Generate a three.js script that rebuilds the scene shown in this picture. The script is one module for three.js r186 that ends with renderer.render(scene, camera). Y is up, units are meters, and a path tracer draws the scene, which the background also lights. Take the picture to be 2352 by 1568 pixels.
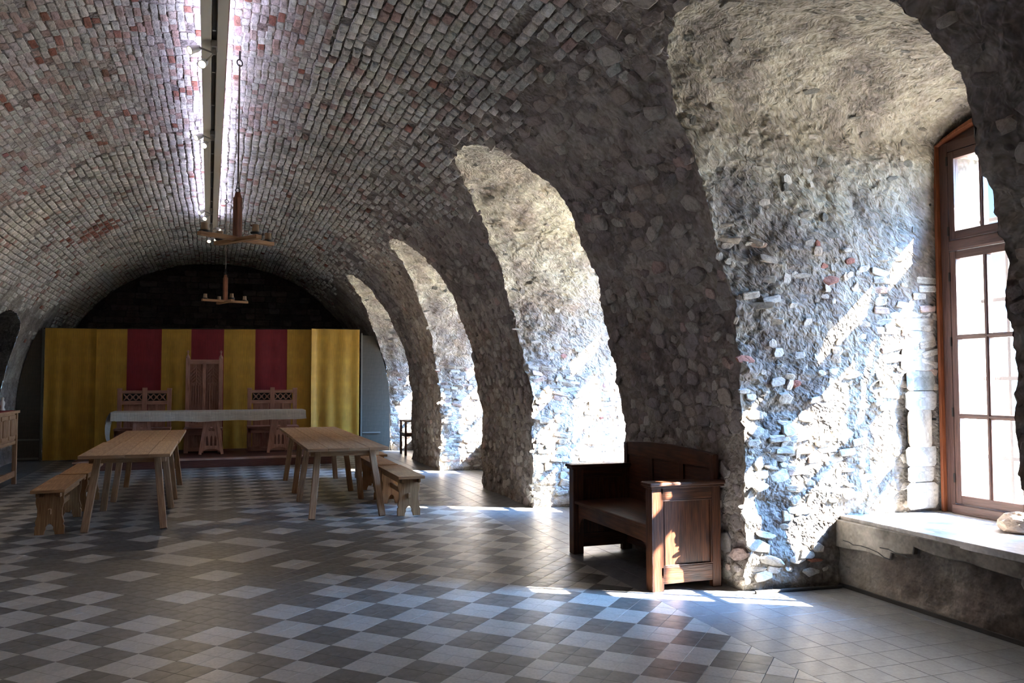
import * as THREE from 'three';
import { Sky } from 'three/addons/objects/Sky.js';
import { RoundedBoxGeometry } from 'three/addons/geometries/RoundedBoxGeometry.js';
import { RectAreaLightUniformsLib } from 'three/addons/lights/RectAreaLightUniformsLib.js';
import { mergeGeometries, toCreasedNormals } from 'three/addons/utils/BufferGeometryUtils.js';
import { createNoise3D } from 'simplex-noise';

// ------------------------------------------------------------------ camera, sky, sun, exposure
const scene = new THREE.Scene();
const camera = new THREE.PerspectiveCamera(44.19, 1.5, 0.05, 400);
{
  const yaw = 0.33786, pitch = 0.046815, roll = -0.001085;
  camera.position.set(-0.0257, 1.5598, 5.338);
  camera.rotation.set(pitch, -yaw, roll, 'YXZ');
  camera.updateMatrixWorld(true);
}
const renderer = new THREE.WebGLRenderer({ antialias: true });
renderer.toneMapping = THREE.LinearToneMapping;
renderer.toneMappingExposure = 2.25;
renderer.shadowMap.enabled = true;
RectAreaLightUniformsLib.init();

const SUN = new THREE.Vector3(0.83, 0.765, 0.505).normalize();
const sky = new Sky();
sky.name = 'sky';
sky.scale.setScalar(350);
sky.material.uniforms.turbidity.value = 10;
sky.material.uniforms.rayleigh.value = 0.12;
sky.material.uniforms.mieCoefficient.value = 0.012;
sky.material.uniforms.mieDirectionalG.value = 0.8;
sky.material.uniforms.sunPosition.value.copy(SUN);
scene.add(sky);
scene.environmentIntensity = 3.8;

const sun = new THREE.DirectionalLight(0xfff6ea, 105);
sun.name = 'sun';
sun.position.copy(SUN).multiplyScalar(40).add(new THREE.Vector3(2, 0, -5));
sun.target.position.set(2, 0, -5);
sun.castShadow = true;
sun.shadow.mapSize.set(4096, 4096);
Object.assign(sun.shadow.camera, { left: -16, right: 16, top: 16, bottom: -16, near: 1, far: 90 });
scene.add(sun, sun.target);

// ------------------------------------------------------------------ small tools
function mulberry(a) { return () => { a |= 0; a = (a + 0x6d2b79f5) | 0; let t = Math.imul(a ^ (a >>> 15), 1 | a); t = (t + Math.imul(t ^ (t >>> 7), 61 | t)) ^ t; return ((t ^ (t >>> 14)) >>> 0) / 4294967296; }; }
const rnd = mulberry(71);
const R = (a, b) => a + (b - a) * rnd();
const clamp = (x, a, b) => Math.max(a, Math.min(b, x));
const smooth = (a, b, x) => { const t = clamp((x - a) / (b - a), 0, 1); return t * t * (3 - 2 * t); };
const N1 = createNoise3D(mulberry(5)), N2 = createNoise3D(mulberry(17)), N3 = createNoise3D(mulberry(29));
const V = (x, y, z) => new THREE.Vector3(x, y, z);
const taken = new Map();
function numbered(n) { const k = taken.get(n) ?? 0; taken.set(n, k + 1); return k ? n + '_' + String(k).padStart(3, '0') : n; }
function lit(o) { o.traverse((c) => { if (c.isMesh) { c.castShadow = true; c.receiveShadow = true; } }); return o; }
function tag(o, label, category, group) { o.userData.label = label; o.userData.category = category; if (group) o.userData.group = group; return o; }
function thing(name, label, category, p = [0, 0, 0], turn = 0, group) {
  const o = new THREE.Group(); o.name = numbered(name); o.position.set(...p); o.rotation.y = turn; scene.add(o);
  return tag(o, label, category, group);
}
function strip(g) { const q = g.index ? g.toNonIndexed() : g.clone(); for (const k of Object.keys(q.attributes)) if (!['position', 'normal', 'uv'].includes(k)) q.deleteAttribute(k); if (!q.attributes.uv) q.setAttribute('uv', new THREE.BufferAttribute(new Float32Array(q.attributes.position.count * 2), 2)); q.clearGroups?.(); return q; }
function merge(gs) { return [].concat(gs).length === 1 ? strip([].concat(gs)[0]) : mergeGeometries(gs.map(strip)); }
function obj(name, gs, m, parent) {
  const o = new THREE.Mesh(merge([].concat(gs)), m);
  o.name = parent ? name : numbered(name); (parent ?? scene).add(o); return lit(o);
}
function struct(name, gs, m) { const o = obj(name, gs, m); o.userData.kind = 'structure'; return o; }
function structGroup(name, p = [0, 0, 0]) { const o = new THREE.Group(); o.name = numbered(name); o.userData.kind = 'structure'; o.position.set(...p); scene.add(o); return o; }
// uv in metres, v along the grain axis (0 x, 1 y, 2 z)
function grain(g, axis) {
  const q = strip(g), P = q.attributes.position, N = q.attributes.normal, U = q.attributes.uv, off = rnd() * 7;
  for (let i = 0; i < P.count; i++) {
    const n = [Math.abs(N.getX(i)), Math.abs(N.getY(i)), Math.abs(N.getZ(i))], p = [P.getX(i), P.getY(i), P.getZ(i)];
    const d = n.indexOf(Math.max(...n)); let al = axis, ac;
    if (d === axis) { al = (axis + 1) % 3; ac = (axis + 2) % 3; } else ac = 3 - axis - d;
    U.setXY(i, p[ac] + off, p[al] + off * 0.37);
  }
  return q;
}
function bx(w, h, d, x, y, z, axis, r = 0.004, rot) {
  const g = new RoundedBoxGeometry(w, h, d, 1, Math.min(r, w / 2.2, h / 2.2, d / 2.2));
  const a = axis ?? [w, h, d].indexOf(Math.max(w, h, d)), q = grain(g, a);
  if (rot) q.applyMatrix4(new THREE.Matrix4().makeRotationFromEuler(new THREE.Euler(...rot)));
  q.translate(x, y, z); return q;
}
// square bar between two points
function bar(a, b, w, d, r = 0.004, roll = 0) {
  const A = V(...a), B = V(...b), L = A.distanceTo(B), q = grain(new RoundedBoxGeometry(w, L, d, 1, Math.min(r, w / 2.2, d / 2.2)), 1);
  q.rotateY(roll);
  q.applyQuaternion(new THREE.Quaternion().setFromUnitVectors(V(0, 1, 0), B.clone().sub(A).normalize()));
  q.translate((A.x + B.x) / 2, (A.y + B.y) / 2, (A.z + B.z) / 2); return q;
}
function rod(a, b, r, n = 8) {
  const A = V(...a), B = V(...b), q = new THREE.CylinderGeometry(r, r, A.distanceTo(B), n);
  q.applyQuaternion(new THREE.Quaternion().setFromUnitVectors(V(0, 1, 0), B.clone().sub(A).normalize()));
  q.translate((A.x + B.x) / 2, (A.y + B.y) / 2, (A.z + B.z) / 2); return q;
}
function slab(pts, depth, bevel = 0.003, holes = []) { // polygon in x,y extruded along z, centred
  const s = new THREE.Shape(pts.map(([x, y]) => new THREE.Vector2(x, y)));
  for (const h of holes) s.holes.push(new THREE.Path(h.map(([x, y]) => new THREE.Vector2(x, y))));
  const g = new THREE.ExtrudeGeometry(s, { depth: depth - 2 * bevel, bevelEnabled: bevel > 0, bevelThickness: bevel, bevelSize: bevel, bevelOffset: -bevel, bevelSegments: 1, steps: 1 });
  g.translate(0, 0, -depth / 2 + bevel); return g;
}

// ------------------------------------------------------------------ textures
function lattice(seed) { const r = mulberry(seed), t = new Float32Array(65536); for (let i = 0; i < 65536; i++) t[i] = r(); return t; }
const LT = [lattice(1), lattice(2), lattice(3)];
function tn(u, v, px, py, k = 0) { // tiling value noise, u v in 0..1
  const t = LT[k], x = u * px, y = v * py, xi = Math.floor(x), yi = Math.floor(y), fx = x - xi, fy = y - yi;
  const sx = fx * fx * (3 - 2 * fx), sy = fy * fy * (3 - 2 * fy), x0 = ((xi % px) + px) % px, x1 = (x0 + 1) % px, y0 = ((yi % py) + py) % py, y1 = (y0 + 1) % py;
  const h = (a, b) => t[((a * 131 + b * 7919 + k * 977) & 65535)];
  return (h(x0, y0) * (1 - sx) + h(x1, y0) * sx) * (1 - sy) + (h(x0, y1) * (1 - sx) + h(x1, y1) * sx) * sy;
}
function tf(u, v, p, oct, k = 0, q) { let s = 0, a = 0.5, n = 0; for (let i = 0; i < oct; i++) { s += a * tn(u, v, p << i, (q ?? p) << i, (k + i) % 3); n += a; a *= 0.55; } return s / n; }
function tex(size, fn, rep = 1, srgb = true) {
  const d = new Uint8Array(size * size * 4);
  for (let j = 0; j < size; j++) for (let i = 0; i < size; i++) {
    const c = fn(i / size, j / size), o = (j * size + i) * 4;
    for (let k = 0; k < 3; k++) d[o + k] = clamp(Math.round((Array.isArray(c) ? c[k] : c) * 255), 0, 255);
    d[o + 3] = 255;
  }
  const t = new THREE.DataTexture(d, size, size); t.wrapS = t.wrapT = THREE.RepeatWrapping; t.magFilter = THREE.LinearFilter; t.minFilter = THREE.LinearMipmapLinearFilter; t.generateMipmaps = true;
  if (srgb) t.colorSpace = THREE.SRGBColorSpace; t.repeat.set(1 / rep, 1 / rep); t.needsUpdate = true; return t;
}
const mix3 = (a, b, t) => a.map((x, i) => x + (b[i] - x) * t);
// rough plaster and rubble: grain only
const roughMap = tex(1024, (u, v) => { const a = tf(u, v, 6, 6, 0), b = tf(u, v, 40, 3, 1), c = 0.80 + (a - 0.5) * 0.5 + (b - 0.5) * 0.34 - smooth(0.68, 0.8, tf(u, v, 18, 4, 2)) * 0.22; return [c, c * (0.985 + (a - 0.5) * 0.05), c * (0.965 + (b - 0.5) * 0.08)]; }, 1.3);
const roughBump = tex(1024, (u, v) => { const a = tf(u, v, 22, 4, 1), b = tf(u, v, 60, 2, 2); return clamp(0.5 + (a - 0.5) * 1.1 + (b - 0.5) * 0.8, 0, 1); }, 1.3, false);
const stoneMap = tex(512, (u, v) => { const a = tf(u, v, 4, 6, 2), b = tf(u, v, 32, 3, 0), c = 0.88 + (a - 0.5) * 0.5 + (b - 0.5) * 0.3; return [c, c, c * 0.98]; }, 0.4);
const stoneBump = tex(512, (u, v) => tf(u, v, 8, 6, 0), 0.4, false);
const tileMap = tex(512, (u, v) => { const a = tf(u, v, 3, 5, 1), b = tf(u, v, 64, 2, 2), c = 0.9 + (a - 0.5) * 0.16 + (b - 0.5) * 0.12; return [c, c, c]; }, 0.7);
const tileRough = tex(512, (u, v) => { const a = tf(u, v, 4, 5, 0), b = tf(u, v, 22, 3, 1); const c = clamp(0.62 + (a - 0.5) * 0.5 + (b - 0.5) * 0.25, 0, 1); return [c, c, c]; }, 0.9, false);
function woodTex(light, dark, seed) {
  return tex(512, (u, v) => {
    const w = tf(u, v, 3, 3, seed) * 0.5, g = tf(u + w * 0.03, v, 46, 3, seed, 3), f = tf(u, v, 120, 2, (seed + 1) % 3, 6), r = tf(u, v, 5, 3, (seed + 2) % 3, 2);
    return mix3(light, dark, clamp(0.5 + (g - 0.5) * 1.3 + (f - 0.5) * 0.7 + (r - 0.5) * 0.6, 0, 1));
  }, 0.5);
}
const woodBump = tex(512, (u, v) => tf(u, v, 90, 3, 0, 5), 0.5, false);
const weaveBump = tex(256, (u, v) => 0.5 + 0.25 * Math.sin(u * Math.PI * 64) * Math.sign(Math.sin(v * Math.PI * 64)) + 0.25 * Math.sin(v * Math.PI * 64), 0.12, false);
const linenMap = tex(512, (u, v) => { const a = tf(u, v, 60, 2, 0, 4), b = tf(u, v, 4, 2, 1, 60), c = 0.86 + (a - 0.5) * 0.14 + (b - 0.5) * 0.14; return [c, c, c * 0.99]; }, 0.35);
const satinMap = tex(512, (u, v) => { const a = tf(u, v, 90, 2, 0, 3), c = 0.9 + (a - 0.5) * 0.2 + (tf(u, v, 3, 4, 2) - 0.5) * 0.15; return [c, c, c]; }, 0.5);
const concreteMap = tex(1024, (u, v) => { const a = tf(u, v, 4, 6, 0), b = tf(u, v, 9, 5, 2), c = 0.74 + (a - 0.5) * 0.75 + (tf(u, v, 80, 2, 1) - 0.5) * 0.15 - smooth(0.5, 0.9, b) * 0.2; return [c, c * 0.98, c * 0.95]; }, 1.6);

// ------------------------------------------------------------------ materials
const M = {};
const lin = (r, g, b) => new THREE.Color().setRGB(r, g, b);
const std = (o) => new THREE.MeshStandardMaterial(o);
M.wall = std({ map: roughMap, bumpMap: roughBump, bumpScale: 0.016, vertexColors: true, roughness: 0.95, side: THREE.DoubleSide });
M.wallPlain = std({ map: concreteMap, bumpMap: roughBump, bumpScale: 0.006, vertexColors: true, roughness: 0.95 });
M.concrete = std({ map: concreteMap, bumpMap: roughBump, bumpScale: 0.008, color: lin(0.5, 0.47, 0.42), roughness: 0.95 });
M.sillTop = std({ map: concreteMap, color: lin(0.78, 0.78, 0.78), roughness: 0.34 });
M.render = std({ map: concreteMap, color: lin(0.66, 0.63, 0.57), roughness: 0.9 });
M.lime = std({ map: roughMap, color: lin(0.4, 0.38, 0.35), roughness: 0.95 });
const chunkMat = (c, d = 1) => std({ map: stoneMap, bumpMap: stoneBump, bumpScale: 0.008 * d, color: lin(...c), roughness: 0.92 });
M.chunkWhite = chunkMat([1, 1, 1]);
M.floorBed = std({ color: lin(0.045, 0.045, 0.045), roughness: 0.9 });
const tileMat = (c) => std({ map: tileMap, roughnessMap: tileRough, color: lin(...c), roughness: 0.62 });
const TL = [[0.49, 0.48, 0.44], [0.465, 0.455, 0.415], [0.52, 0.505, 0.46], [0.48, 0.465, 0.425]];
const TD = [[0.145, 0.14, 0.13], [0.13, 0.127, 0.12], [0.16, 0.152, 0.14], [0.138, 0.135, 0.126]];
const TG = [[0.25, 0.26, 0.265], [0.24, 0.25, 0.258], [0.265, 0.27, 0.27]];
M.tileL = TL.map(tileMat); M.tileD = TD.map(tileMat); M.tileG = TG.map(tileMat); M.tileAny = tileMat([1, 1, 1]);
const wood = (l, d, s, o = {}) => std({ map: woodTex(l, d, s), bumpMap: woodBump, bumpScale: 0.0015, roughness: 0.55, ...o });
M.oak = wood([0.72, 0.58, 0.43], [0.56, 0.42, 0.3], 0);
M.oakPink = wood([0.8, 0.62, 0.54], [0.66, 0.49, 0.42], 1, { roughness: 0.7 });
M.benchWood = wood([0.7, 0.54, 0.36], [0.52, 0.36, 0.22], 2);
M.dark = wood([0.4, 0.24, 0.15], [0.2, 0.105, 0.06], 1, { roughness: 0.42 });
M.frameWood = wood([0.36, 0.25, 0.22], [0.26, 0.17, 0.145], 2, { roughness: 0.5 });
M.revealWood = wood([0.58, 0.33, 0.2], [0.45, 0.24, 0.13], 0, { roughness: 0.6 });
M.daisWood = wood([0.42, 0.25, 0.2], [0.28, 0.155, 0.12], 1, { roughness: 0.6 });
M.daisEdge = wood([0.78, 0.64, 0.56], [0.62, 0.49, 0.43], 1, { roughness: 0.6 });
M.chandWood = wood([0.56, 0.34, 0.2], [0.36, 0.19, 0.1], 0);
M.panelGrey = std({ map: linenMap, color: lin(0.115, 0.098, 0.072), roughness: 0.85 });
M.panelEdge = std({ color: lin(0.18, 0.165, 0.135), roughness: 0.8 });
M.iron = std({ color: lin(0.03, 0.028, 0.027), roughness: 0.55, metalness: 0.6 });
M.grille = std({ color: lin(0.12, 0.115, 0.11), roughness: 0.6 });
M.rope = std({ color: lin(0.16, 0.13, 0.1), roughness: 0.9 });
M.linen = std({ map: linenMap, bumpMap: weaveBump, bumpScale: 0.0008, color: lin(0.86, 0.82, 0.74), roughness: 0.9, side: THREE.DoubleSide });
M.yellow = new THREE.MeshPhysicalMaterial({ map: satinMap, bumpMap: weaveBump, bumpScale: 0.0004, color: lin(0.66, 0.37, 0.04), roughness: 0.6, side: THREE.DoubleSide });
M.red = std({ map: satinMap, bumpMap: weaveBump, bumpScale: 0.0006, color: lin(0.30, 0.03, 0.035), roughness: 0.8, side: THREE.DoubleSide });
M.beam = std({ color: lin(0.62, 0.58, 0.48), roughness: 0.5 });
M.slot = std({ color: lin(0.02, 0.02, 0.02), roughness: 0.6 });
M.white = std({ color: lin(0.7, 0.7, 0.68), roughness: 0.45 });
M.lampGrey = std({ color: lin(0.3, 0.28, 0.25), roughness: 0.5, metalness: 0.3 });
M.tube = std({ color: 0xffffff, emissive: lin(0.86, 0.86, 1), emissiveIntensity: 2 });
M.bulb = std({ color: 0xffffff, emissive: lin(1, 0.86, 0.6), emissiveIntensity: 2.5 });
M.glass = new THREE.MeshPhysicalMaterial({ color: lin(1, 1, 1), transmission: 1, thickness: 0, roughness: 0.0, ior: 1.5 });
M.wax = std({ color: lin(0.3, 0.2, 0.11), roughness: 0.7 });
M.waxDark = std({ color: lin(0.02, 0.016, 0.013), roughness: 0.6 });
M.redCloth = std({ map: linenMap, color: lin(0.35, 0.03, 0.03), roughness: 0.9 });
M.rock = std({ map: stoneMap, bumpMap: stoneBump, bumpScale: 0.004, color: lin(0.56, 0.44, 0.36), roughness: 0.9 });
M.ceramic = std({ color: lin(0.7, 0.68, 0.62), roughness: 0.5 });
M.orange = std({ color: lin(0.5, 0.14, 0.03), roughness: 0.7 });
M.skirting = std({ color: lin(0.03, 0.028, 0.026), roughness: 0.7 });
M.ground = std({ map: concreteMap, color: lin(0.74, 0.71, 0.64), roughness: 0.95 });

// ------------------------------------------------------------------ the vault's profile and rough displacement
const CX = -0.03, CY = 0.8, AX = 3.7, BY = 3.7, SE = 2.15;
const PROF = [];
{
  const pts = [];
  for (let i = 0; i < 60; i++) pts.push([CX + AX, (CY * i) / 60]);
  for (let i = 0; i <= 1200; i++) { const t = (i / 1200) * Math.PI, c = Math.cos(t), s = Math.sin(t); pts.push([CX + AX * Math.sign(c) * Math.abs(c) ** (2 / SE), CY + BY * Math.abs(s) ** (2 / SE)]); }
  for (let i = 1; i <= 60; i++) pts.push([CX - AX, CY * (1 - i / 60)]);
  let s = 0;
  pts.forEach((p, i) => { if (i) s += Math.hypot(p[0] - pts[i - 1][0], p[1] - pts[i - 1][1]); PROF.push([s, p[0], p[1]]); });
}
const SL = PROF[PROF.length - 1][0];
function prof(s) {
  s = clamp(s, 0, SL); let a = 0, b = PROF.length - 1;
  while (b - a > 1) { const m = (a + b) >> 1; if (PROF[m][0] <= s) a = m; else b = m; }
  const A = PROF[a], B = PROF[b], t = (s - A[0]) / Math.max(1e-9, B[0] - A[0]);
  return [A[1] + (B[1] - A[1]) * t, A[2] + (B[2] - A[2]) * t];
}
function profN(s) { const a = prof(s - 0.03), b = prof(s + 0.03), dx = b[0] - a[0], dy = b[1] - a[1], l = Math.hypot(dx, dy) || 1; return V(-dy / l, dx / l, 0); }
function sAtY(y) { for (const p of PROF) if (p[2] >= y) return p[0]; return SL / 2; }
// side: which zones are smoother
function ampAt(x, y, z) {
  const brickish = 1 - smooth(1.5, 2.6, x) * 1; // the brick vault is smoother than the rubble
  let a = 1 - 0.62 * brickish;
  a *= 1 - 0.5 * smooth(3.72, 4.1, x) * (1 - smooth(2.5, 3.1, y));
  a *= 1 - 0.6 * smooth(4.9, 5.3, x);
  return a;
}
function shake(p) {
  const { x, y, z } = p, A = ampAt(x, y, z), f = [0.9, 2.6, 6.5, 15], a = [0.03, 0.02, 0.009, 0.005];
  let dx = 0, dy = 0, dz = 0;
  for (let o = 0; o < 4; o++) {
    const k = f[o], q = o === 2 ? 1.3 : 1;
    let n1 = N1(x * k, y * k * q, z * k), n2 = N2(x * k, y * k * q, z * k), n3 = N3(x * k, y * k * q, z * k);
    if (o >= 2) { n1 = 1 - 2 * Math.abs(n1); n2 = 1 - 2 * Math.abs(n2); n3 = 1 - 2 * Math.abs(n3); }
    dx += n1 * a[o]; dy += n2 * a[o] * 0.8; dz += n3 * a[o];
  }
  const low = smooth(0, 0.06, y);
  return V(x + dx * A, y + dy * A * low, z + dz * A);
}

// ------------------------------------------------------------------ grids
function normalsOf(pos, nu, nv, flip) {
  const n = new Float32Array(pos.length), a = V(0, 0, 0), b = V(0, 0, 0);
  const at = (i, j) => (j * nu + i) * 3;
  for (let j = 0; j < nv; j++) for (let i = 0; i < nu; i++) {
    const l = at(Math.max(i - 1, 0), j), r = at(Math.min(i + 1, nu - 1), j), d = at(i, Math.max(j - 1, 0)), u = at(i, Math.min(j + 1, nv - 1));
    a.set(pos[r] - pos[l], pos[r + 1] - pos[l + 1], pos[r + 2] - pos[l + 2]); b.set(pos[u] - pos[d], pos[u + 1] - pos[d + 1], pos[u + 2] - pos[d + 2]);
    a.cross(b).normalize(); if (flip) a.negate();
    const o = at(i, j); n[o] = a.x; n[o + 1] = a.y; n[o + 2] = a.z;
  }
  return n;
}
function subMesh(G, cells, colorFn, flip) {
  const map = new Map(), pos = [], nor = [], uv = [], col = [], idx = [];
  const vert = (k) => {
    let m = map.get(k); if (m !== undefined) return m;
    m = pos.length / 3; map.set(k, m);
    const p = V(G.pos[3 * k], G.pos[3 * k + 1], G.pos[3 * k + 2]);
    pos.push(p.x, p.y, p.z); nor.push(G.nor[3 * k], G.nor[3 * k + 1], G.nor[3 * k + 2]); uv.push(G.uv[2 * k], G.uv[2 * k + 1]);
    col.push(...colorFn(p)); return m;
  };
  for (const [a, b, c, d] of cells) { const A = vert(a), B = vert(b), C = vert(c), D = vert(d); if (flip) idx.push(A, C, B, A, D, C); else idx.push(A, B, C, A, C, D); }
  const g = new THREE.BufferGeometry();
  g.setAttribute('position', new THREE.Float32BufferAttribute(pos, 3)); g.setAttribute('normal', new THREE.Float32BufferAttribute(nor, 3));
  g.setAttribute('uv', new THREE.Float32BufferAttribute(uv, 2)); g.setAttribute('color', new THREE.Float32BufferAttribute(col, 3)); g.setIndex(idx); return g;
}

// ------------------------------------------------------------------ alcove outlines, as z,y on the vault
const PERIOD = 4.45;
const OUT = [
  { side: 1, w: 0, pts: [[-0.035, 0], [0.02, 1.38], [0.16, 2.04], [0.28, 2.52], [0.37, 2.97], [0.55, 3.34], [0.78, 3.53], [1.09, 3.66], [1.4, 3.7], [1.8, 3.66], [2.15, 3.52], [2.38, 3.32], [2.5, 3.08], [2.49, 2.8], [2.43, 2.4], [2.35, 1.9], [2.32, 1.5], [2.3, 0]] },
  { side: 1, w: -PERIOD, pts: [[-4.4, 0], [-4.36, 1.32], [-4.46, 1.96], [-4.33, 2.54], [-3.77, 3.23], [-3.23, 3.63], [-2.92, 3.82], [-2.53, 3.85], [-2.21, 3.79], [-1.98, 3.68], [-1.86, 3.55], [-1.74, 3.44], [-1.66, 3.15], [-1.82, 2.48], [-1.95, 1.87], [-1.97, 1.03], [-1.95, 0]] },
  { side: 1, w: -2 * PERIOD, pts: [[-8.95, 0], [-8.93, 1.75], [-8.5, 2.47], [-8.03, 3.15], [-7.49, 3.61], [-7.08, 3.71], [-6.75, 3.58], [-6.57, 3.45], [-6.44, 3.16], [-6.4, 2.66], [-6.53, 2.04], [-6.55, 1.08], [-6.56, 0]] },
  { side: 1, w: -3 * PERIOD, pts: [[-13.45, 0], [-13.5, 1.3], [-13.2, 2.77], [-12.03, 3.57], [-11.57, 3.71], [-11.1, 3.6], [-10.95, 3.4], [-10.98, 3.1], [-11.04, 2.54], [-11.18, 1.6], [-11.3, 0]] },
  { side: 1, w: PERIOD, pts: [[4.45, 0], [4.5, 1.4], [4.6, 2.1], [4.75, 2.8], [5.0, 3.35], [5.4, 3.62], [5.8, 3.68], [6.2, 3.6], [6.55, 3.35], [6.78, 2.8], [6.8, 2.1], [6.8, 1.4], [6.8, 0]] },
  { side: -1, pts: [[-9.5, 0], [-9.5, 1.4], [-9.7, 2.3], [-10.1, 2.66], [-10.54, 2.76], [-11.2, 2.7], [-11.8, 2.58], [-12.05, 2.36], [-12.1, 2.16], [-12.09, 1.68], [-12.04, 1.37], [-12.04, 0]] },
];
function resample(pts, step) {
  const out = []; let carry = 0;
  for (let i = 0; i + 1 < pts.length; i++) {
    const [a, b] = [pts[i], pts[i + 1]], L = Math.hypot(b[0] - a[0], b[1] - a[1]), n = Math.max(1, Math.round(L / step));
    for (let k = 0; k < n; k++) out.push([a[0] + ((b[0] - a[0]) * k) / n, a[1] + ((b[1] - a[1]) * k) / n]);
  }
  out.push(pts[pts.length - 1]); return out;
}
function soften(pts, n) { for (let k = 0; k < n; k++) pts = pts.map((p, i) => (i === 0 || i === pts.length - 1 ? p : [(pts[i - 1][0] + 2 * p[0] + pts[i + 1][0]) / 4, (pts[i - 1][1] + 2 * p[1] + pts[i + 1][1]) / 4])); return pts; }
OUT.forEach((o, k) => {
  const step = k < 2 ? 0.024 : 0.035;
  let zs = resample(o.pts.map(([z, y]) => [z, sAtY(y)]), step);
  zs = soften(zs, 14);
  o.zs = zs.map(([z, s], i) => { const e = i === 0 || i === zs.length - 1 ? 0 : 1; return [z + e * (N1(s * 3, z * 3, k * 9) * 0.018 + N2(s * 11, z * 11, k) * 0.012), s + e * N3(s * 7, z * 7, k) * 0.015]; });
  if (o.side < 0) o.zs = o.zs.map(([z, s]) => [z, SL - s]);
  o.poly = o.side > 0 ? [...o.zs, [o.zs[o.zs.length - 1][0], -1], [o.zs[0][0], -1]] : [...o.zs, [o.zs[o.zs.length - 1][0], SL + 1], [o.zs[0][0], SL + 1]];
  const z = o.poly.map((p) => p[0]), s = o.poly.map((p) => p[1]); o.box = [Math.min(...z), Math.max(...z), Math.min(...s), Math.max(...s)];
});
function inPoly(z, s, poly) { let c = false; for (let i = 0, j = poly.length - 1; i < poly.length; j = i++) { const [xi, yi] = poly[i], [xj, yj] = poly[j]; if (yi > s !== yj > s && z < ((xj - xi) * (s - yi)) / (yj - yi) + xi) c = !c; } return c; }
function holeAt(z, s) { for (let k = 0; k < OUT.length; k++) { const b = OUT[k].box; if (z > b[0] && z < b[1] && s > b[2] && s < b[3] && inPoly(z, s, OUT[k].poly)) return k; } return -1; }

// ------------------------------------------------------------------ colours of the masonry (what it is made of, not its shade)
const blotch = (p, f, k = N1) => 0.5 + 0.5 * k(p.x * f, p.y * f, p.z * f);
const zEdge = (x) => -4.9 - 0.75 * clamp(-x - 0.1, 0, 2.2) + 0.5 * clamp(-x - 2, 0, 2);
const inOldPatch = (p) => p.x < 0.8 + 0.05 * N1(p.z, 3, 1) && p.z > zEdge(p.x) + 0.08 * N2(p.x * 3, p.z * 3, 0);
function ceilingColor(p) {
  const rub = smooth(1.6, 2.3, p.x + 0.35 * N1(p.x, p.y, p.z * 0.9));
  let c = mix3([0.46, 0.435, 0.39], [0.54, 0.49, 0.445], rub);
  if (inOldPatch(p)) c = mix3([0.48, 0.455, 0.435], [0.5, 0.39, 0.35], smooth(0.45, 0.8, blotch(p, 2.3)));
  return mix3(c, c.map((v) => v * 0.62), smooth(0.5, 0.85, blotch(p, 1.4, N2)) * 0.7);
}
function pierColor(p) {
  let c = mix3([0.5, 0.445, 0.385], [0.4, 0.345, 0.31], smooth(0.3, 0.7, blotch(p, 1.6)));
  c = mix3(c, [0.36, 0.24, 0.2], smooth(0.7, 0.95, blotch(p, 2.8, N2)) * 0.6);
  return mix3(c, c.map((v) => v * 0.6), smooth(0.55, 0.9, blotch(p, 6, N3)) * 0.7);
}
function leftColor(p) { return mix3([0.5, 0.47, 0.43], [0.36, 0.325, 0.3], smooth(0.3, 0.8, blotch(p, 1.7))); }
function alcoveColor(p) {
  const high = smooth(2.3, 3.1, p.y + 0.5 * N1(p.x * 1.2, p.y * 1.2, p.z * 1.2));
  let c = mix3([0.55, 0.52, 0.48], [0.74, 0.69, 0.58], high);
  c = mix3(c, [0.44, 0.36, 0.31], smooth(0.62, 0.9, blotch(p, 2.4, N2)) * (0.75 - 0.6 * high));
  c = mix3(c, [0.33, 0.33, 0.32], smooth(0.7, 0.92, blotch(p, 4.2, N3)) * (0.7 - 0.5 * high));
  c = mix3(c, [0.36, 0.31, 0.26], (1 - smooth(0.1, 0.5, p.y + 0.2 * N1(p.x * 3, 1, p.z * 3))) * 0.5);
  return c;
}

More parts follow.
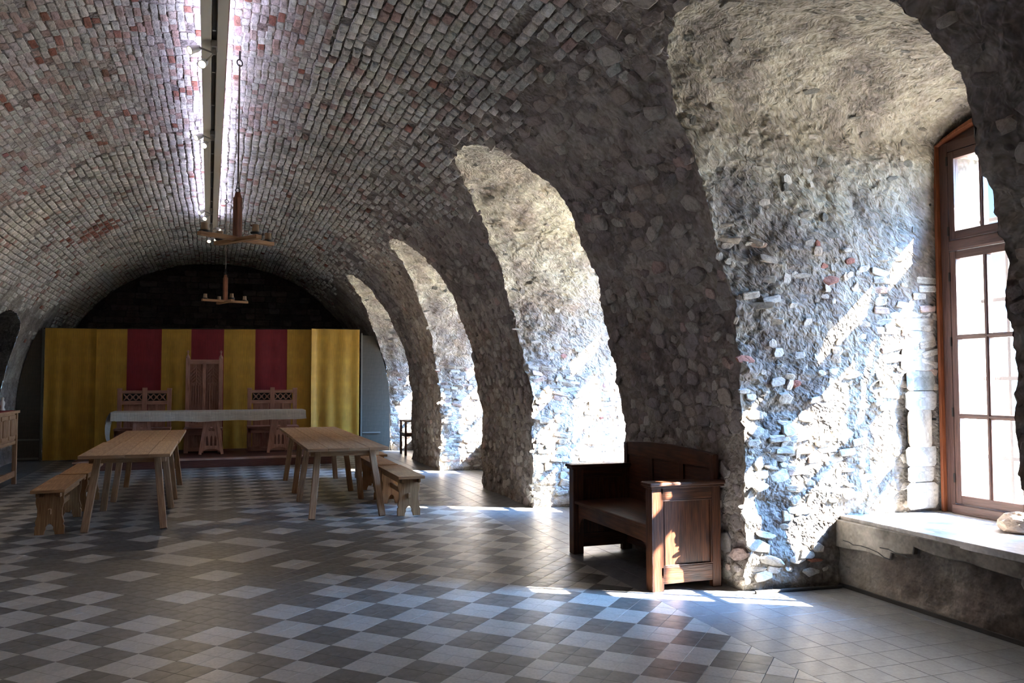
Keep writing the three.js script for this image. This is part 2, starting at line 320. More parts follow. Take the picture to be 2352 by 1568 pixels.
// ------------------------------------------------------------------ the vault, cut open by the alcoves
const stations = (a, b, spans) => { const r = [a]; let x = a; while (x < b) { let st = 0.045; for (const [u, v, w] of spans) if (x >= u && x < v) st = w; x = Math.min(b, x + st); r.push(x); } return r; };
const ZS = stations(-17.05, 10, [[-18, -12.5, 0.09], [-12.5, -9, 0.055], [-2.6, 3, 0.026], [5, 11, 0.16]]);
const SS = stations(0, SL, [[0, 5.2, 0.03], [5.2, SL, 0.05]]);
const VG = { nu: ZS.length, nv: SS.length };
{
  const { nu, nv } = VG, n = nu * nv, hole = new Int8Array(n), snapped = new Uint8Array(n), zz = new Float32Array(n), ss = new Float32Array(n);
  for (let j = 0; j < nv; j++) for (let i = 0; i < nu; i++) { const k = j * nu + i; zz[k] = ZS[i]; ss[k] = SS[j]; hole[k] = holeAt(ZS[i], SS[j]); }
  for (let j = 0; j < nv; j++) for (let i = 0; i < nu; i++) {
    const k = j * nu + i; if (hole[k] < 0) continue;
    let edge = false;
    for (const [a, b] of [[-1, 0], [1, 0], [0, -1], [0, 1], [-1, -1], [1, 1], [1, -1], [-1, 1]]) { const ii = i + a, jj = j + b; if (ii >= 0 && jj >= 0 && ii < nu && jj < nv && hole[jj * nu + ii] < 0) edge = true; }
    if (!edge) continue;
    const pts = OUT[hole[k]].zs; let best = 1e9, bz = 0, bs = 0;
    for (let q = 0; q + 1 < pts.length; q++) {
      const [z0, s0] = pts[q], [z1, s1] = pts[q + 1], dz = z1 - z0, ds = s1 - s0, t = clamp(((ZS[i] - z0) * dz + (SS[j] - s0) * ds) / (dz * dz + ds * ds), 0, 1), pz = z0 + dz * t, ps = s0 + ds * t, d = (pz - ZS[i]) ** 2 + (ps - SS[j]) ** 2;
      if (d < best) { best = d; bz = pz; bs = ps; }
    }
    if (SS[j] === 0 || SS[j] === SL) bs = SS[j];
    zz[k] = bz; ss[k] = bs; snapped[k] = 1;
  }
  VG.pos = new Float32Array(n * 3); VG.uv = new Float32Array(n * 2);
  for (let k = 0; k < n; k++) {
    const [x, y] = prof(ss[k]), p = shake(V(x, y, zz[k]));
    VG.pos.set([p.x, p.y, p.z], 3 * k); VG.uv.set([zz[k], ss[k]], 2 * k);
  }
  VG.nor = normalsOf(VG.pos, nu, nv, false);
  VG.cells = [];
  for (let j = 0; j + 1 < nv; j++) for (let i = 0; i + 1 < nu; i++) {
    const a = j * nu + i, b = a + 1, c = b + nu, d = a + nu, q = [a, b, c, d];
    if (q.some((k) => hole[k] >= 0 && !snapped[k])) continue;
    if (q.every((k) => hole[k] >= 0)) { const z = q.reduce((t, k) => t + zz[k], 0) / 4, s = q.reduce((t, k) => t + ss[k], 0) / 4; if (holeAt(z, s) >= 0) continue; }
    VG.cells.push([q, (SS[j] + SS[j + 1]) / 2, (ZS[i] + ZS[i + 1]) / 2]);
  }
}
const S_SPLIT = sAtY(2.35), S_LEFT = SL - sAtY(1.5);
function vaultMesh(name, test, colorFn) {
  const o = new THREE.Mesh(subMesh(VG, VG.cells.filter(([, s, z]) => test(s, z)).map((c) => c[0]), colorFn, false), M.wall);
  o.name = numbered(name); o.userData.kind = 'structure'; scene.add(o); return lit(o);
}
const ceiling = vaultMesh('ceiling', (s) => s >= S_SPLIT && s < S_LEFT, ceilingColor);
const PIERS = [[1.2, 12], [-3.1, 1.2], [-7.6, -3.1], [-12.4, -7.6], [-18, -12.4]];
const piers = PIERS.map(([a, b]) => vaultMesh('wall_right', (s, z) => s < S_SPLIT && z >= a && z < b, pierColor));
const wallLeft = vaultMesh('wall_left', (s) => s >= S_LEFT, leftColor);

// ------------------------------------------------------------------ the alcoves: from the vault's edge to the window opening
const XW = 5.42;
function innerOutline(o, n) { // z,y points along the window opening, jamb, arch, jamb
  const z0 = o.w + 0.16, z1 = o.w + 1.685, pts = [[z0, 0], [z0, 3.44]];
  for (let i = 1; i < 12; i++) { const t = i / 12; pts.push([z0 + (z1 - z0) * t, 3.46 + 0.2 * Math.sin(t * Math.PI) ** 0.8]); }
  pts.push([z1, 3.44], [z1, 0]);
  return pts;
}
function along(pts, n, marks) { // n+1 points; marks: share of the way at given vertices, linear between
  const L = [0]; for (let i = 1; i < pts.length; i++) L.push(L[i - 1] + Math.hypot(pts[i][0] - pts[i - 1][0], pts[i][1] - pts[i - 1][1]));
  const T = L[L.length - 1];
  return (t) => { const l = t * T; let i = 1; while (i < L.length - 1 && L[i] < l) i++; const f = (l - L[i - 1]) / Math.max(1e-9, L[i] - L[i - 1]); return [pts[i - 1][0] + (pts[i][0] - pts[i - 1][0]) * f, pts[i - 1][1] + (pts[i][1] - pts[i - 1][1]) * f]; };
}
const alcoves = OUT.map((o, k) => {
  const nu = o.zs.length, left = o.side < 0, depthN = left ? 30 : [100, 84, 56, 44, 30][k], nv = depthN + 1;
  const edge = o.zs.map(([z, s]) => { const [x, y] = prof(s); return V(x, y, z); });
  let inner;
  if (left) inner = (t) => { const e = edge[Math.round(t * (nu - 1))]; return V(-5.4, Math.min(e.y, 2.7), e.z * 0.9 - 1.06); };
  else { const f = along(innerOutline(o), nu); inner = (t) => { const [z, y] = f(t); return V(XW + 0.09, y, z); }; }
  // the floor-to-spring parts keep their height: match by height on jambs, by share on the arch
  const G = { nu, nv, pos: new Float32Array(nu * nv * 3), uv: new Float32Array(nu * nv * 2) };
  let run = 0;
  for (let i = 0; i < nu; i++) {
    if (i) run += edge[i].distanceTo(edge[i - 1]);
    const E = edge[i], I = inner(i / (nu - 1));
    for (let j = 0; j < nv; j++) {
      const t = j / depthN, q = E.clone().lerp(I, t);
      if (!left && E.y > 2.4) { q.y = E.y + (I.y - E.y) * Math.pow(t, 1.15); }
      const p = shake(q), b = (j * nu + i);
      G.pos.set([p.x, p.y, p.z], 3 * b); G.uv.set([run, t * E.distanceTo(I)], 2 * b);
    }
  }
  G.nor = normalsOf(G.pos, nu, nv, true);
  const cells = [];
  for (let j = 0; j + 1 < nv; j++) for (let i = 0; i + 1 < nu; i++) { const a = j * nu + i; cells.push([a, a + 1, a + 1 + nu, a + nu]); }
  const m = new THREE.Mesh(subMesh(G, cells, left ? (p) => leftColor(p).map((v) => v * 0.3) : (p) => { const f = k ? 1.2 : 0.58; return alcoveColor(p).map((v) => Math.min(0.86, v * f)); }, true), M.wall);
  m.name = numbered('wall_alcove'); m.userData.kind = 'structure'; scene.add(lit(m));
  m.grid = G; return m;
});

// ------------------------------------------------------------------ bricks and stones bedded in the masonry
const VIEW = new THREE.Matrix4(); camera.updateProjectionMatrix(); VIEW.multiplyMatrices(camera.projectionMatrix, camera.matrixWorldInverse.copy(camera.matrixWorld).invert());
function shows(p, n, w, h) { // how large a piece at p shows, 0 outside the frame or turned away
  const q = p.clone().applyMatrix4(VIEW), d = p.distanceTo(camera.position), f = n ? -n.dot(p.clone().sub(camera.position)) / d : 1;
  if (Math.abs(q.x) > 1.02 || Math.abs(q.y) > 1.02 || q.z > 1 || f <= 0.02) return 0;
  return (w * h * f) / (d * d);
}
function chunk(seed, kind) { // unit piece: 1 wide, 1 high, back at z = -1, face near z = +1
  const r = mulberry(seed), n = kind === 'brick' ? 8 : 9, rim = [];
  for (let i = 0; i < n; i++) {
    if (kind === 'brick') { const c = [[-0.42, -0.5], [0.42, -0.5], [0.5, -0.36], [0.5, 0.36], [0.42, 0.5], [-0.42, 0.5], [-0.5, 0.36], [-0.5, -0.36]][i]; rim.push([c[0] + (r() - 0.5) * 0.07, c[1] + (r() - 0.5) * 0.1]); }
    else { const t = ((i + (r() - 0.5) * 0.9) / n) * Math.PI * 2, q = 0.38 + r() * 0.17, sx = Math.abs(Math.cos(t)) ** 0.75 * Math.sign(Math.cos(t)), sy = Math.abs(Math.sin(t)) ** 0.75 * Math.sign(Math.sin(t)); rim.push([q * sx, q * sy]); }
  }
  const rings = kind === 'brick' ? [[1, -1], [1, 0.35], [0.9, 0.86], [0.55, 1]] : [[1.02, -1], [1, 0.25], [0.88, 0.86], [0.5, 1]];
  const pos = [], uv = [], idx = [], o = [r(), r()];
  for (const [k, z] of rings) for (const [x, y] of rim) { const a = x * k + (r() - 0.5) * 0.04, b = y * k + (r() - 0.5) * 0.04; pos.push(a, b, z + (z > 0 ? (r() - 0.5) * 0.22 : 0)); uv.push(a * 0.18 + o[0], b * 0.12 + o[1] + z * 0.03); }
  pos.push(0, 0, 0.98 + (r() - 0.5) * 0.3); uv.push(o[0], o[1]);
  for (let q = 0; q < rings.length - 1; q++) for (let i = 0; i < n; i++) { const a = q * n + i, b = q * n + ((i + 1) % n); idx.push(a, b, b + n, a, b + n, a + n); }
  const c = rings.length * n; for (let i = 0; i < n; i++) idx.push(c - n + i, c - n + ((i + 1) % n), c);
  let g = new THREE.BufferGeometry();
  g.setAttribute('position', new THREE.Float32BufferAttribute(pos, 3)); g.setAttribute('uv', new THREE.Float32BufferAttribute(uv, 2)); g.setIndex(idx); g.computeVertexNormals();
  if (kind !== 'brick') g = toCreasedNormals(g, 0.5);
  return g;
}
const BRICKS = [11, 12, 13, 14, 15].map((s) => chunk(s, 'brick')), STONES = [21, 22, 23, 24, 25, 26, 27].map((s) => chunk(s, 'stone'));
const palettes = new Map();
function paletteMat(c) { const key = c.map((v) => v.toFixed(3)).join(); if (!palettes.has(key)) palettes.set(key, chunkMat(c)); return palettes.get(key); }
// list of { p, n, t, w, h, d, c, g }: the 300 that show largest become parts of the parent, the rest one part of stuff per shape
function bed(parent, name, list, geos, most = 300) {
  for (const q of list) { q.show = shows(q.p, q.n, q.w, q.h); q.g = Math.floor(rnd() * geos.length); }
  list.sort((a, b) => b.show - a.show);
  const X = V(0, 0, 0), Y = V(0, 0, 0), m = new THREE.Matrix4(), sc = V(0, 0, 0);
  const mat = (q) => { X.copy(q.t).addScaledVector(q.n, -q.t.dot(q.n)).normalize(); Y.crossVectors(q.n, X); m.makeBasis(X, Y, q.n); m.setPosition(q.p); return m.clone().scale(sc.set(q.w, q.h, q.d)); };
  let solo = 0;
  const rest = [];
  for (const q of list) {
    if (solo < most && q.show > 0) { const o = new THREE.Mesh(geos[q.g], paletteMat(q.c)); o.name = solo ? name + '_' + String(solo).padStart(3, '0') : name; mat(q).decompose(o.position, o.quaternion, o.scale); parent.add(lit(o)); solo++; }
    else rest.push(q);
  }
  if (!rest.length) return;
  const parts = geos.map((g, k) => rest.filter((q) => q.g === k));
  parts.forEach((qs, k) => {
    if (!qs.length) return;
    const I = new THREE.InstancedMesh(geos[k], M.chunkWhite, qs.length), col = new THREE.Color();
    qs.forEach((q, i) => { I.setMatrixAt(i, mat(q)); I.setColorAt(i, col.setRGB(...q.c)); });
    I.name = name + '_work' + (k ? '_' + String(k).padStart(3, '0') : ''); I.userData.kind = 'stuff'; parent.add(lit(I));
  });
}
const pick = (a) => a[Math.floor(rnd() * a.length)];
const C = {
  white: [[0.76, 0.745, 0.7], [0.7, 0.685, 0.64], [0.82, 0.8, 0.76], [0.64, 0.62, 0.57], [0.74, 0.7, 0.665]],
  old: [[0.68, 0.655, 0.62], [0.63, 0.6, 0.56], [0.73, 0.71, 0.68], [0.65, 0.58, 0.54], [0.57, 0.54, 0.5]],
  red: [[0.36, 0.14, 0.1], [0.3, 0.12, 0.09], [0.42, 0.2, 0.16]],
  pink: [[0.54, 0.41, 0.36], [0.5, 0.37, 0.33]],
  stone: [[0.46, 0.42, 0.375], [0.37, 0.33, 0.305], [0.52, 0.48, 0.425], [0.31, 0.27, 0.25], [0.42, 0.355, 0.305], [0.38, 0.325, 0.31]],
  jamb: [[0.54, 0.5, 0.46], [0.47, 0.45, 0.42], [0.58, 0.55, 0.51], [0.42, 0.39, 0.36], [0.52, 0.46, 0.4]],
  grey: [[0.2, 0.195, 0.175], [0.17, 0.165, 0.15], [0.24, 0.225, 0.2]],
};
{ // the brick vault: courses run along the hall
  const list = [];
  for (const worn of [true, false]) for (let s = S_SPLIT; s < S_LEFT; ) { // the worn old patch has thinner courses
    const [x0] = prof(s), right = x0 > 0.8;
    const ch = worn ? 0.064 : right ? 0.084 : 0.088; s += ch;
    let z = -16.9 + rnd() * 0.2;
    while (z < 6.2) {
      const [x, y] = prof(s), base = V(x, y, z), old = inOldPatch(base); if (old !== worn) { z += 0.15; continue; }
      const w = old ? R(0.1, 0.22) : right ? R(0.13, 0.2) : R(0.11, 0.16), zc = z + w / 2; z += w;
      const rubble = x + 0.4 * N1(x, y, zc * 0.9) + 0.15 * N2(x * 3, y * 3, zc * 3);
      if (rubble > 2.5 || holeAt(zc, s) >= 0 || rnd() < (old ? 0.07 : 0.035) + 0.5 * smooth(1.75, 2.5, rubble)) continue;
      if (x < -3.2 + 0.3 * N1(x, y, zc)) continue;
      const n = profN(s), p = shake(V(x, y, zc)); if (holeAt(zc + w * 0.6, s) >= 0 || holeAt(zc - w * 0.6, s) >= 0) continue;
      const redZone = 0.62 * smooth(0.9, 0.25, Math.hypot((x + 1.95) / 0.55, (zc + 9.9) / 1.1));
      let c = rnd() < (old ? 0.02 + 0.07 * smooth(0.5, 0.8, blotch(base, 1.7)) : 0.012) + redZone ? pick(C.red) : rnd() < (old ? 0.2 : 0.1) + redZone ? pick(C.pink) : pick(old ? C.old : C.white);
      const dim = 1 - 0.25 * smooth(0.55, 0.9, blotch(base, 1.1, N2));
      c = c.map((v) => Math.round(v * dim * 25) / 25);
      list.push({ p: p.addScaledVector(n, old ? 0.0 : 0.004), n, t: V(R(-0.04, 0.04), R(-0.04, 0.04), 1), w: w - (old ? 0.012 : 0.022), h: ch - (old ? 0.01 : 0.018), d: old ? R(0.003, 0.011) : R(0.012, 0.024), c });
    }
  }
  bed(ceiling, 'brick', list, BRICKS);
}
function vaultStones(parent, z0, z1, s0, s1, cw, chh, dens, pal, size, proud) {
  const list = [];
  for (let s = s0; s < s1; s += chh) for (let z = z0; z < z1; z += cw) {
    if (rnd() > dens) continue;
    const zc = z + R(-0.3, 0.3) * cw, sc = s + R(-0.3, 0.3) * chh, [x, y] = prof(sc);
    if (y < 0.03 || holeAt(zc, sc) >= 0) continue;
    const k = R(size[0], size[1]), w = cw * k * R(0.9, 1.25), h = chh * k * R(0.8, 1.15);
    if (holeAt(zc + w * 0.42, sc) >= 0 || holeAt(zc - w * 0.42, sc) >= 0 || holeAt(zc, sc - h * 0.4) >= 0) continue;
    const c = rnd() < 0.05 ? pick(C.pink) : pick(pal);
    list.push({ p: shake(V(x, y, zc)), n: profN(sc).add(V(R(-0.14, 0.14), R(-0.14, 0.14), R(-0.14, 0.14))).normalize(), t: V(0, R(-0.5, 0.5), 1), w, h, d: R(proud[0], proud[1]), c });
  }
  return list;
}
piers.forEach((m, k) => {
  const [a, b] = PIERS[k], near = k < 3;
  if (k === 4) return;
  const list = vaultStones(m, Math.max(a, -13), Math.min(b, 6), 0.06, S_SPLIT, near ? 0.15 : 0.2, near ? 0.115 : 0.15, 0.86, C.stone, [0.55, 1.3], [0.006, 0.024]);
  bed(m, 'stone', list, STONES);
});
{ // rubble above the springing, between the brick vault and the piers
  const s1 = sAtY(3.95), list = vaultStones(ceiling, -12.6, 5.8, S_SPLIT, s1, 0.2, 0.12, 0.74, C.stone, [0.5, 1.25], [0.008, 0.022]).filter((q) => { const { x, y, z } = q.p; return x + 0.4 * N1(x, y, z * 0.9) > 1.9; });
  bed(ceiling, 'stone', list, STONES);
}
alcoves.slice(0, 4).forEach((m, k) => {
  const G = m.grid, list = [];
  const place = (i, j, w, h, d, c, flat) => {
    const b = j * G.nu + i, p = V(G.pos[3 * b], G.pos[3 * b + 1], G.pos[3 * b + 2]), n = V(G.nor[3 * b], G.nor[3 * b + 1], G.nor[3 * b + 2]);
    const i2 = Math.min(i + 2, G.nu - 1), t = Math.abs(n.y) > 0.7 ? V(1, 0, R(-0.4, 0.4)) : V(1, R(-0.25, 0.25), 0);
    if (!flat) n.add(V(R(-0.2, 0.2), R(-0.2, 0.2), R(-0.2, 0.2))).normalize();
    list.push({ p, n, t, w, h, d, c });
  };
  const tries = [800, 560, 360, 260][k];
  for (let q = 0; q < tries; q++) {
    const i = Math.floor(rnd() * G.nu), j = Math.floor(rnd() * G.nv), b = j * G.nu + i, y = G.pos[3 * b + 1], x = G.pos[3 * b];
    if (y < 0.05 || x > 5.2 || (G.pos[3 * b + 2] > OUT[k].w + 1.75 && x < 4.3)) continue;
    const high = smooth(2.2, 3.0, y);
    if (high > 0.5) { if (rnd() < 0.3) place(i, j, R(0.05, 0.15), R(0.03, 0.08), R(0.002, 0.009), pick(rnd() < 0.75 ? C.grey : C.jamb), true); continue; }
    const red = rnd() < 0.045;
    place(i, j, R(0.04, 0.17), R(0.03, 0.09), R(0.002, 0.011), red ? pick(C.red) : pick(C.jamb), false);
  }
  // bigger stones stacked at the foot of the outer corner
  for (let y = 0.08; y < 1.5; y += R(0.09, 0.14)) for (let t = R(0.05, 0.12); t < 0.32; t += R(0.1, 0.16)) { if (rnd() < 0.45) continue; let q = 0; while (q < G.nu / 2 && G.pos[3 * q + 1] < y) q++; place(q, Math.round(t * (G.nv - 1)), R(0.1, 0.24), R(0.06, 0.12), R(0.004, 0.014), pick(C.jamb), false); }
  // patches of thin brick courses in the far jamb
  const spots = [[[0.9, 1.2, 0.1, 0.5], [1.55, 2.6, 0.62, 0.9], [2.1, 2.6, 0.0, 0.14]], [[0.45, 1.75, 0.0, 0.6], [1.2, 1.6, 0.5, 0.9]], [[0.15, 1.8, 0.0, 0.75]], [[0.3, 0.9, 0.0, 0.6]]][k];
  for (const [y0, y1, t0, t1] of spots) for (let y = y0; y < y1; y += 0.075) {
    const i = (() => { for (let q = 0; q < G.nu / 2; q++) if (G.pos[3 * q + 1] >= y) return q; return 0; })();
    let t = t0 + rnd() * 0.03;
    while (t < t1) { const w = R(0.13, 0.23), j = Math.round((t + w / 3.6) * (G.nv - 1)); t += w / 1.75; if (rnd() < 0.3 || j >= G.nv - 1) continue; place(i, j, w - 0.015, 0.052, R(0.004, 0.012), rnd() < 0.25 ? pick(C.pink) : pick(C.jamb), true); list[list.length - 1].brick = true; }
  }
  bed(m, 'stone', list.filter((q) => !q.brick), STONES); bed(m, 'brick', list.filter((q) => q.brick), BRICKS);
  if (k < 3) { // dressed blocks round the window reveal
    const blocks = []; let y = 0.56;
    while (y < 3.1) { const h = R(0.1, 0.32), w = R(0.24, 0.34); blocks.push({ p: V(5.2 + R(-0.03, 0.02), y + h / 2, OUT[k].w + 0.162), n: V(0.02, 0, 1).normalize(), t: V(1, 0, 0), w, h: h - 0.006, d: R(0.002, 0.006), c: pick([...C.jamb, [0.5, 0.5, 0.5], [0.3, 0.31, 0.3], [0.26, 0.27, 0.25]]) }); y += h; }
    bed(m, 'block', blocks, BRICKS);
  }
});

// ------------------------------------------------------------------ sills and the walls below them
const SILL = 0.535;
OUT.slice(0, 5).forEach((o, k) => {
  const z0 = o.w - 0.25, z1 = o.w + 2.6, zs = z1 - z0;
  const nu = k ? 60 : 110, nv = k ? 12 : 22, g = { nu, nv, pos: new Float32Array(nu * nv * 3), uv: new Float32Array(nu * nv * 2) };
  for (let j = 0; j < nv; j++) for (let i = 0; i < nu; i++) {
    const z = z0 + (zs * i) / (nu - 1), y = (0.5 * j) / (nv - 1), b = j * nu + i;
    g.pos.set([4.47 + (z - o.w) * 0.03 + 0.012 * N1(z * 3, y * 3, k) + 0.008 * N2(z * 9, y * 9, k), y, z], 3 * b); g.uv.set([z, y], 2 * b);
  }
  g.nor = normalsOf(g.pos, nu, nv, false);
  const cells = []; for (let j = 0; j + 1 < nv; j++) for (let i = 0; i + 1 < nu; i++) { const a = j * nu + i; cells.push([a, a + 1, a + 1 + nu, a + nu]); }
  const root = structGroup('wall_sill', [0, 0, 0]);
  const w = new THREE.Mesh(subMesh(g, cells, (p) => { const c = mix3([0.44, 0.41, 0.37], [0.24, 0.205, 0.185], smooth(0.25, 0.7, blotch(p, 1.6) + 0.12 * (blotch(p, 7) - 0.5))); return c; }, false), M.wallPlain); w.name = 'wall_face'; root.add(lit(w));
  const back = bx(0.85, 0.5, zs, 5.06, 0.25, (z0 + z1) / 2, 2, 0.002);
  obj('wall_core', back, M.concrete, root);
  const top = bx(1.03, 0.05, zs, 4.985, SILL - 0.025, (z0 + z1) / 2, 2, 0.006, [0, 0.0, 0]); obj('sill_board', top, M.sillTop, root);
  // broken concrete apron hanging from the board
  const rel = [[-0.25, 0.505], [-0.25, 0.31], [0.0, 0.305], [0.13, 0.3], [0.35, 0.318], [0.586, 0.3], [0.6, 0.352], [0.7, 0.362], [0.788, 0.378], [0.802, 0.428], [0.95, 0.405], [1.084, 0.402], [1.2, 0.41], [1.295, 0.398], [1.5, 0.385], [1.75, 0.37], [2.1, 0.36], [2.6, 0.35], [2.6, 0.505]];
  const ap = slab(rel.map(([z, y]) => [z + (k ? 0.04 * N1(z * 4, k, 3) : 0), y]), 0.05, 0.006); ap.rotateY(-Math.PI / 2); ap.translate(4.46, 0, o.w);
  const P = ap.attributes.position, U = ap.attributes.uv;
  for (let i = 0; i < P.count; i++) { P.setX(i, P.getX(i) + (P.getZ(i) - o.w) * 0.03); U.setXY(i, P.getZ(i), P.getY(i)); }
  obj('sill_apron', ap, M.render, root);
  const crack = (pts) => { for (let i = 0; i + 1 < pts.length; i++) cr.push(bar([4.432 + pts[i][0] * 0.03, pts[i][1], o.w + pts[i][0]], [4.432 + pts[i + 1][0] * 0.03, pts[i + 1][1], o.w + pts[i + 1][0]], 0.004, 0.004 + 0.004 * rnd(), 0.0005)); };
  const cr = [];
  crack([[0.14, 0.36], [0.2, 0.358], [0.24, 0.345], [0.32, 0.352], [0.4, 0.347], [0.48, 0.335], [0.54, 0.31], [0.59, 0.307]]); crack([[0.5, 0.372], [0.58, 0.375], [0.64, 0.36], [0.7, 0.358], [0.74, 0.35], [0.8, 0.356]]);
  if (k === 0) obj('crack', cr, M.slot, root);
  // dark skirting along the foot of the wall
  struct('baseboard_right', bx(0.016, 0.028, zs - 0.3, 4.437 + 0.03, 0.014, (z0 + z1) / 2, 2, 0.002), M.skirting);
});
{ const a = V(3.72, 0.012, 0.045), b = V(4.44, 0.012, 0.11); struct('baseboard_right', bar(a.toArray(), b.toArray(), 0.022, 0.024), M.skirting); }

// ------------------------------------------------------------------ floor
{
  const floor = structGroup('floor');
  obj('floor_bed', bx(11, 0.2, 28, 0, -0.121, -3.7, 2, 0.001), M.floorBed, floor);
  const Tz = 0.15, G = 0.0016;
  const tileGeo = (pts) => { const g = slab(pts, 0.02, 0.0012); g.rotateX(-Math.PI / 2); g.translate(0, -0.0105, 0); const P = g.attributes.position, U = g.attributes.uv; for (let i = 0; i < P.count; i++) U.setXY(i, P.getX(i), P.getZ(i)); return g; };
  const h = Tz / 2 - G / 2, full = tileGeo([[-h, -h], [h, -h], [h, h], [-h, h]]);
  const h2 = 0.1 - G / 2, slabGeo = tileGeo([[-h2, -h2], [h2, -h2], [h2, h2], [-h2, h2]]);
  const kinds = [];
  const special = new Set(['-1,1', '0,1', '1,-1', '1,0', '-1,-2', '0,-2', '-2,-1', '-2,0', '4,3', '3,4', '-5,-4', '-4,-5', '-1,-4', '2,-3', '3,0', '-4,-1', '-3,2', '0,3', '2,2', '-3,-3']);
  const isLight = (a, b) => {
    if (special.has(a + ',' + b)) return true;
    if ((a + b) & 1) return false;
    const u = Math.abs(a - b), v = Math.abs(a + b + 1);
    return !(u <= 6 && v < [13, 11, 7, 3][u / 2]);
  };
  const r2 = Math.SQRT1_2, list = [], tri = { 1: null, '-1': null };
  const HB = 14 * 0.3 * r2; // half width of the patterned field
  for (let i = -80; i < 75; i++) for (let j = -110; j < 75; j++) {
    // tile i,j in tile units from the lattice origin; axes p = (1,1), q = (-1,1)
    const p = (i + 0.5) * Tz, q = (j + 0.5) * Tz, x = (p - q) * r2, z = (p + q) * r2;
    if (z < -14 || z > 9.8 || Math.abs(i - j) > 28) continue;
    const a = Math.floor(i / 2) + 7, b = Math.floor(j / 2) + 7, edge = Math.abs(i - j) === 28 ? Math.sign(i - j) : 0;
    list.push({ x, z, turn: -Math.PI / 4, light: isLight(a, b), edge, i, j, w: 0.15 });
  }
  for (const side of [1, -1]) for (let z = -13.5; z < 9.8; z += 0.2) for (let k = 0; k < (side > 0 ? 8 : 5); k++) {
    const x = side * (HB + 0.1 + k * 0.2);
    list.push({ x, z, turn: 0, grey: true, w: 0.2, edge: 0 });
  }
  const geoOf = (q) => {
    if (q.grey) return slabGeo;
    if (!q.edge) return full;
    if (!tri[q.edge]) { const e = h - 0.0008; tri[q.edge] = tileGeo(q.edge > 0 ? [[-e, e], [-e, -e], [e, -e]].map(([x, y]) => [x, y]) : [[e, -e], [e, e], [-e, e]]); }
    return tri[q.edge];
  };
  for (const q of list) q.show = shows(V(q.x, 0, q.z), V(0, 1, 0), q.w, q.w * (q.edge ? 0.7 : 1)) * (q.x > 3.75 && !(q.z > 0.1 && q.z < 2.4) ? 0 : 1);
  list.sort((a, b) => b.show - a.show);
  let solo = 0; const rest = new Map();
  list.forEach((q, k) => {
    const g = geoOf(q), set = q.grey ? M.tileG : q.light ? M.tileL : M.tileD, v = Math.floor(rnd() * set.length), tone = (q.grey ? TG : q.light ? TL : TD)[v];
    const dy = (rnd() - 0.5) * 0.0006;
    if (solo < 300 && q.show > 0) { const o = new THREE.Mesh(g, set[v]); o.name = solo ? 'tile_' + String(solo).padStart(3, '0') : 'tile'; solo++; o.position.set(q.x, dy, q.z); o.rotation.y = q.turn; floor.add(lit(o)); return; }
    if (!rest.has(g)) rest.set(g, []);
    rest.get(g).push([new THREE.Matrix4().makeRotationY(q.turn).setPosition(q.x, dy, q.z), tone]);
  });
  let n = 0;
  for (const [g, qs] of rest) { const I = new THREE.InstancedMesh(g, M.tileAny, qs.length), c = new THREE.Color(); qs.forEach(([m, t], i) => { I.setMatrixAt(i, m); I.setColorAt(i, c.setRGB(...t)); }); I.name = 'tile_field' + (n ? '_' + String(n).padStart(3, '0') : ''); n++; I.userData.kind = 'stuff'; floor.add(lit(I)); }
}

// ------------------------------------------------------------------ outer shell and the ends of the hall
{
  const zA = -17.6, zB = 10.4, mid = (zA + zB) / 2, len = zB - zA, m = M.lime;
  struct('roof', bx(12.5, 0.4, len, 0, 5.1, mid, 2, 0.002), m);
  struct('wall_west', bx(0.4, 6, len, -5.95, 2.2, mid, 2, 0.002), m);
  struct('wall_front', bx(12, 6, 0.4, -0.1, 2.2, 10.2, 0, 0.002), m);
  // outer wall with four window openings, from x 5.51 to 5.86
  const parts = [], x = 5.685, w = 0.35; let last = zA;
  for (const o of [OUT[3], OUT[2], OUT[1], OUT[0], OUT[4]]) { const a = o.w + 0.24, b = o.w + (o === OUT[3] ? 1.34 : 1.66); parts.push(bx(w, 6, a - last, x, 2.2, (a + last) / 2, 1, 0.002), bx(w, 1.36, b - a, x, -0.13, (a + b) / 2, 2, 0.002), bx(w, o === OUT[4] ? 3.1 : 1.95, b - a, x, o === OUT[4] ? 3.735 : 4.31, (a + b) / 2, 2, 0.002)); last = b; }
  parts.push(bx(w, 6, zB - last, x, 2.2, (zB + last) / 2, 1, 0.002));
  struct('wall_east', parts, m);
  // the end wall: courses of dark, sooty stone
  const back = structGroup('wall_back');
  obj('wall_face', bx(8.4, 5.6, 0.3, 0, 2.4, -17.15, 0, 0.002), std({ map: roughMap, bumpMap: roughBump, bumpScale: 0.02, color: lin(0.08, 0.068, 0.06), roughness: 0.95 }), back);
  const list = [];
  for (let y = 2.6, r = 0; y < 4.5; y += 0.15, r++) for (let x = -3.3 + (r % 2) * 0.14; x < 3.2; ) { const w = R(0.2, 0.42), xc = x + w / 2; x += w; if (Math.hypot(xc / 3.6, (y - 0.8) / 3.6) > 0.99) continue; const t = R(0.6, 1.3); list.push({ p: V(xc, y, -17.0), n: V(0, 0, 1), t: V(1, 0, 0), w: w - 0.015, h: 0.135, d: R(0.01, 0.028), c: [0.12 * t, 0.1 * t, 0.09 * t].map((v) => Math.round(v * 100) / 100) }); }
  bed(back, 'stone', list, BRICKS);
  struct('ground', bx(46, 0.3, 90, 28.9, -0.95, -4, 2, 0.01), M.ground);
}

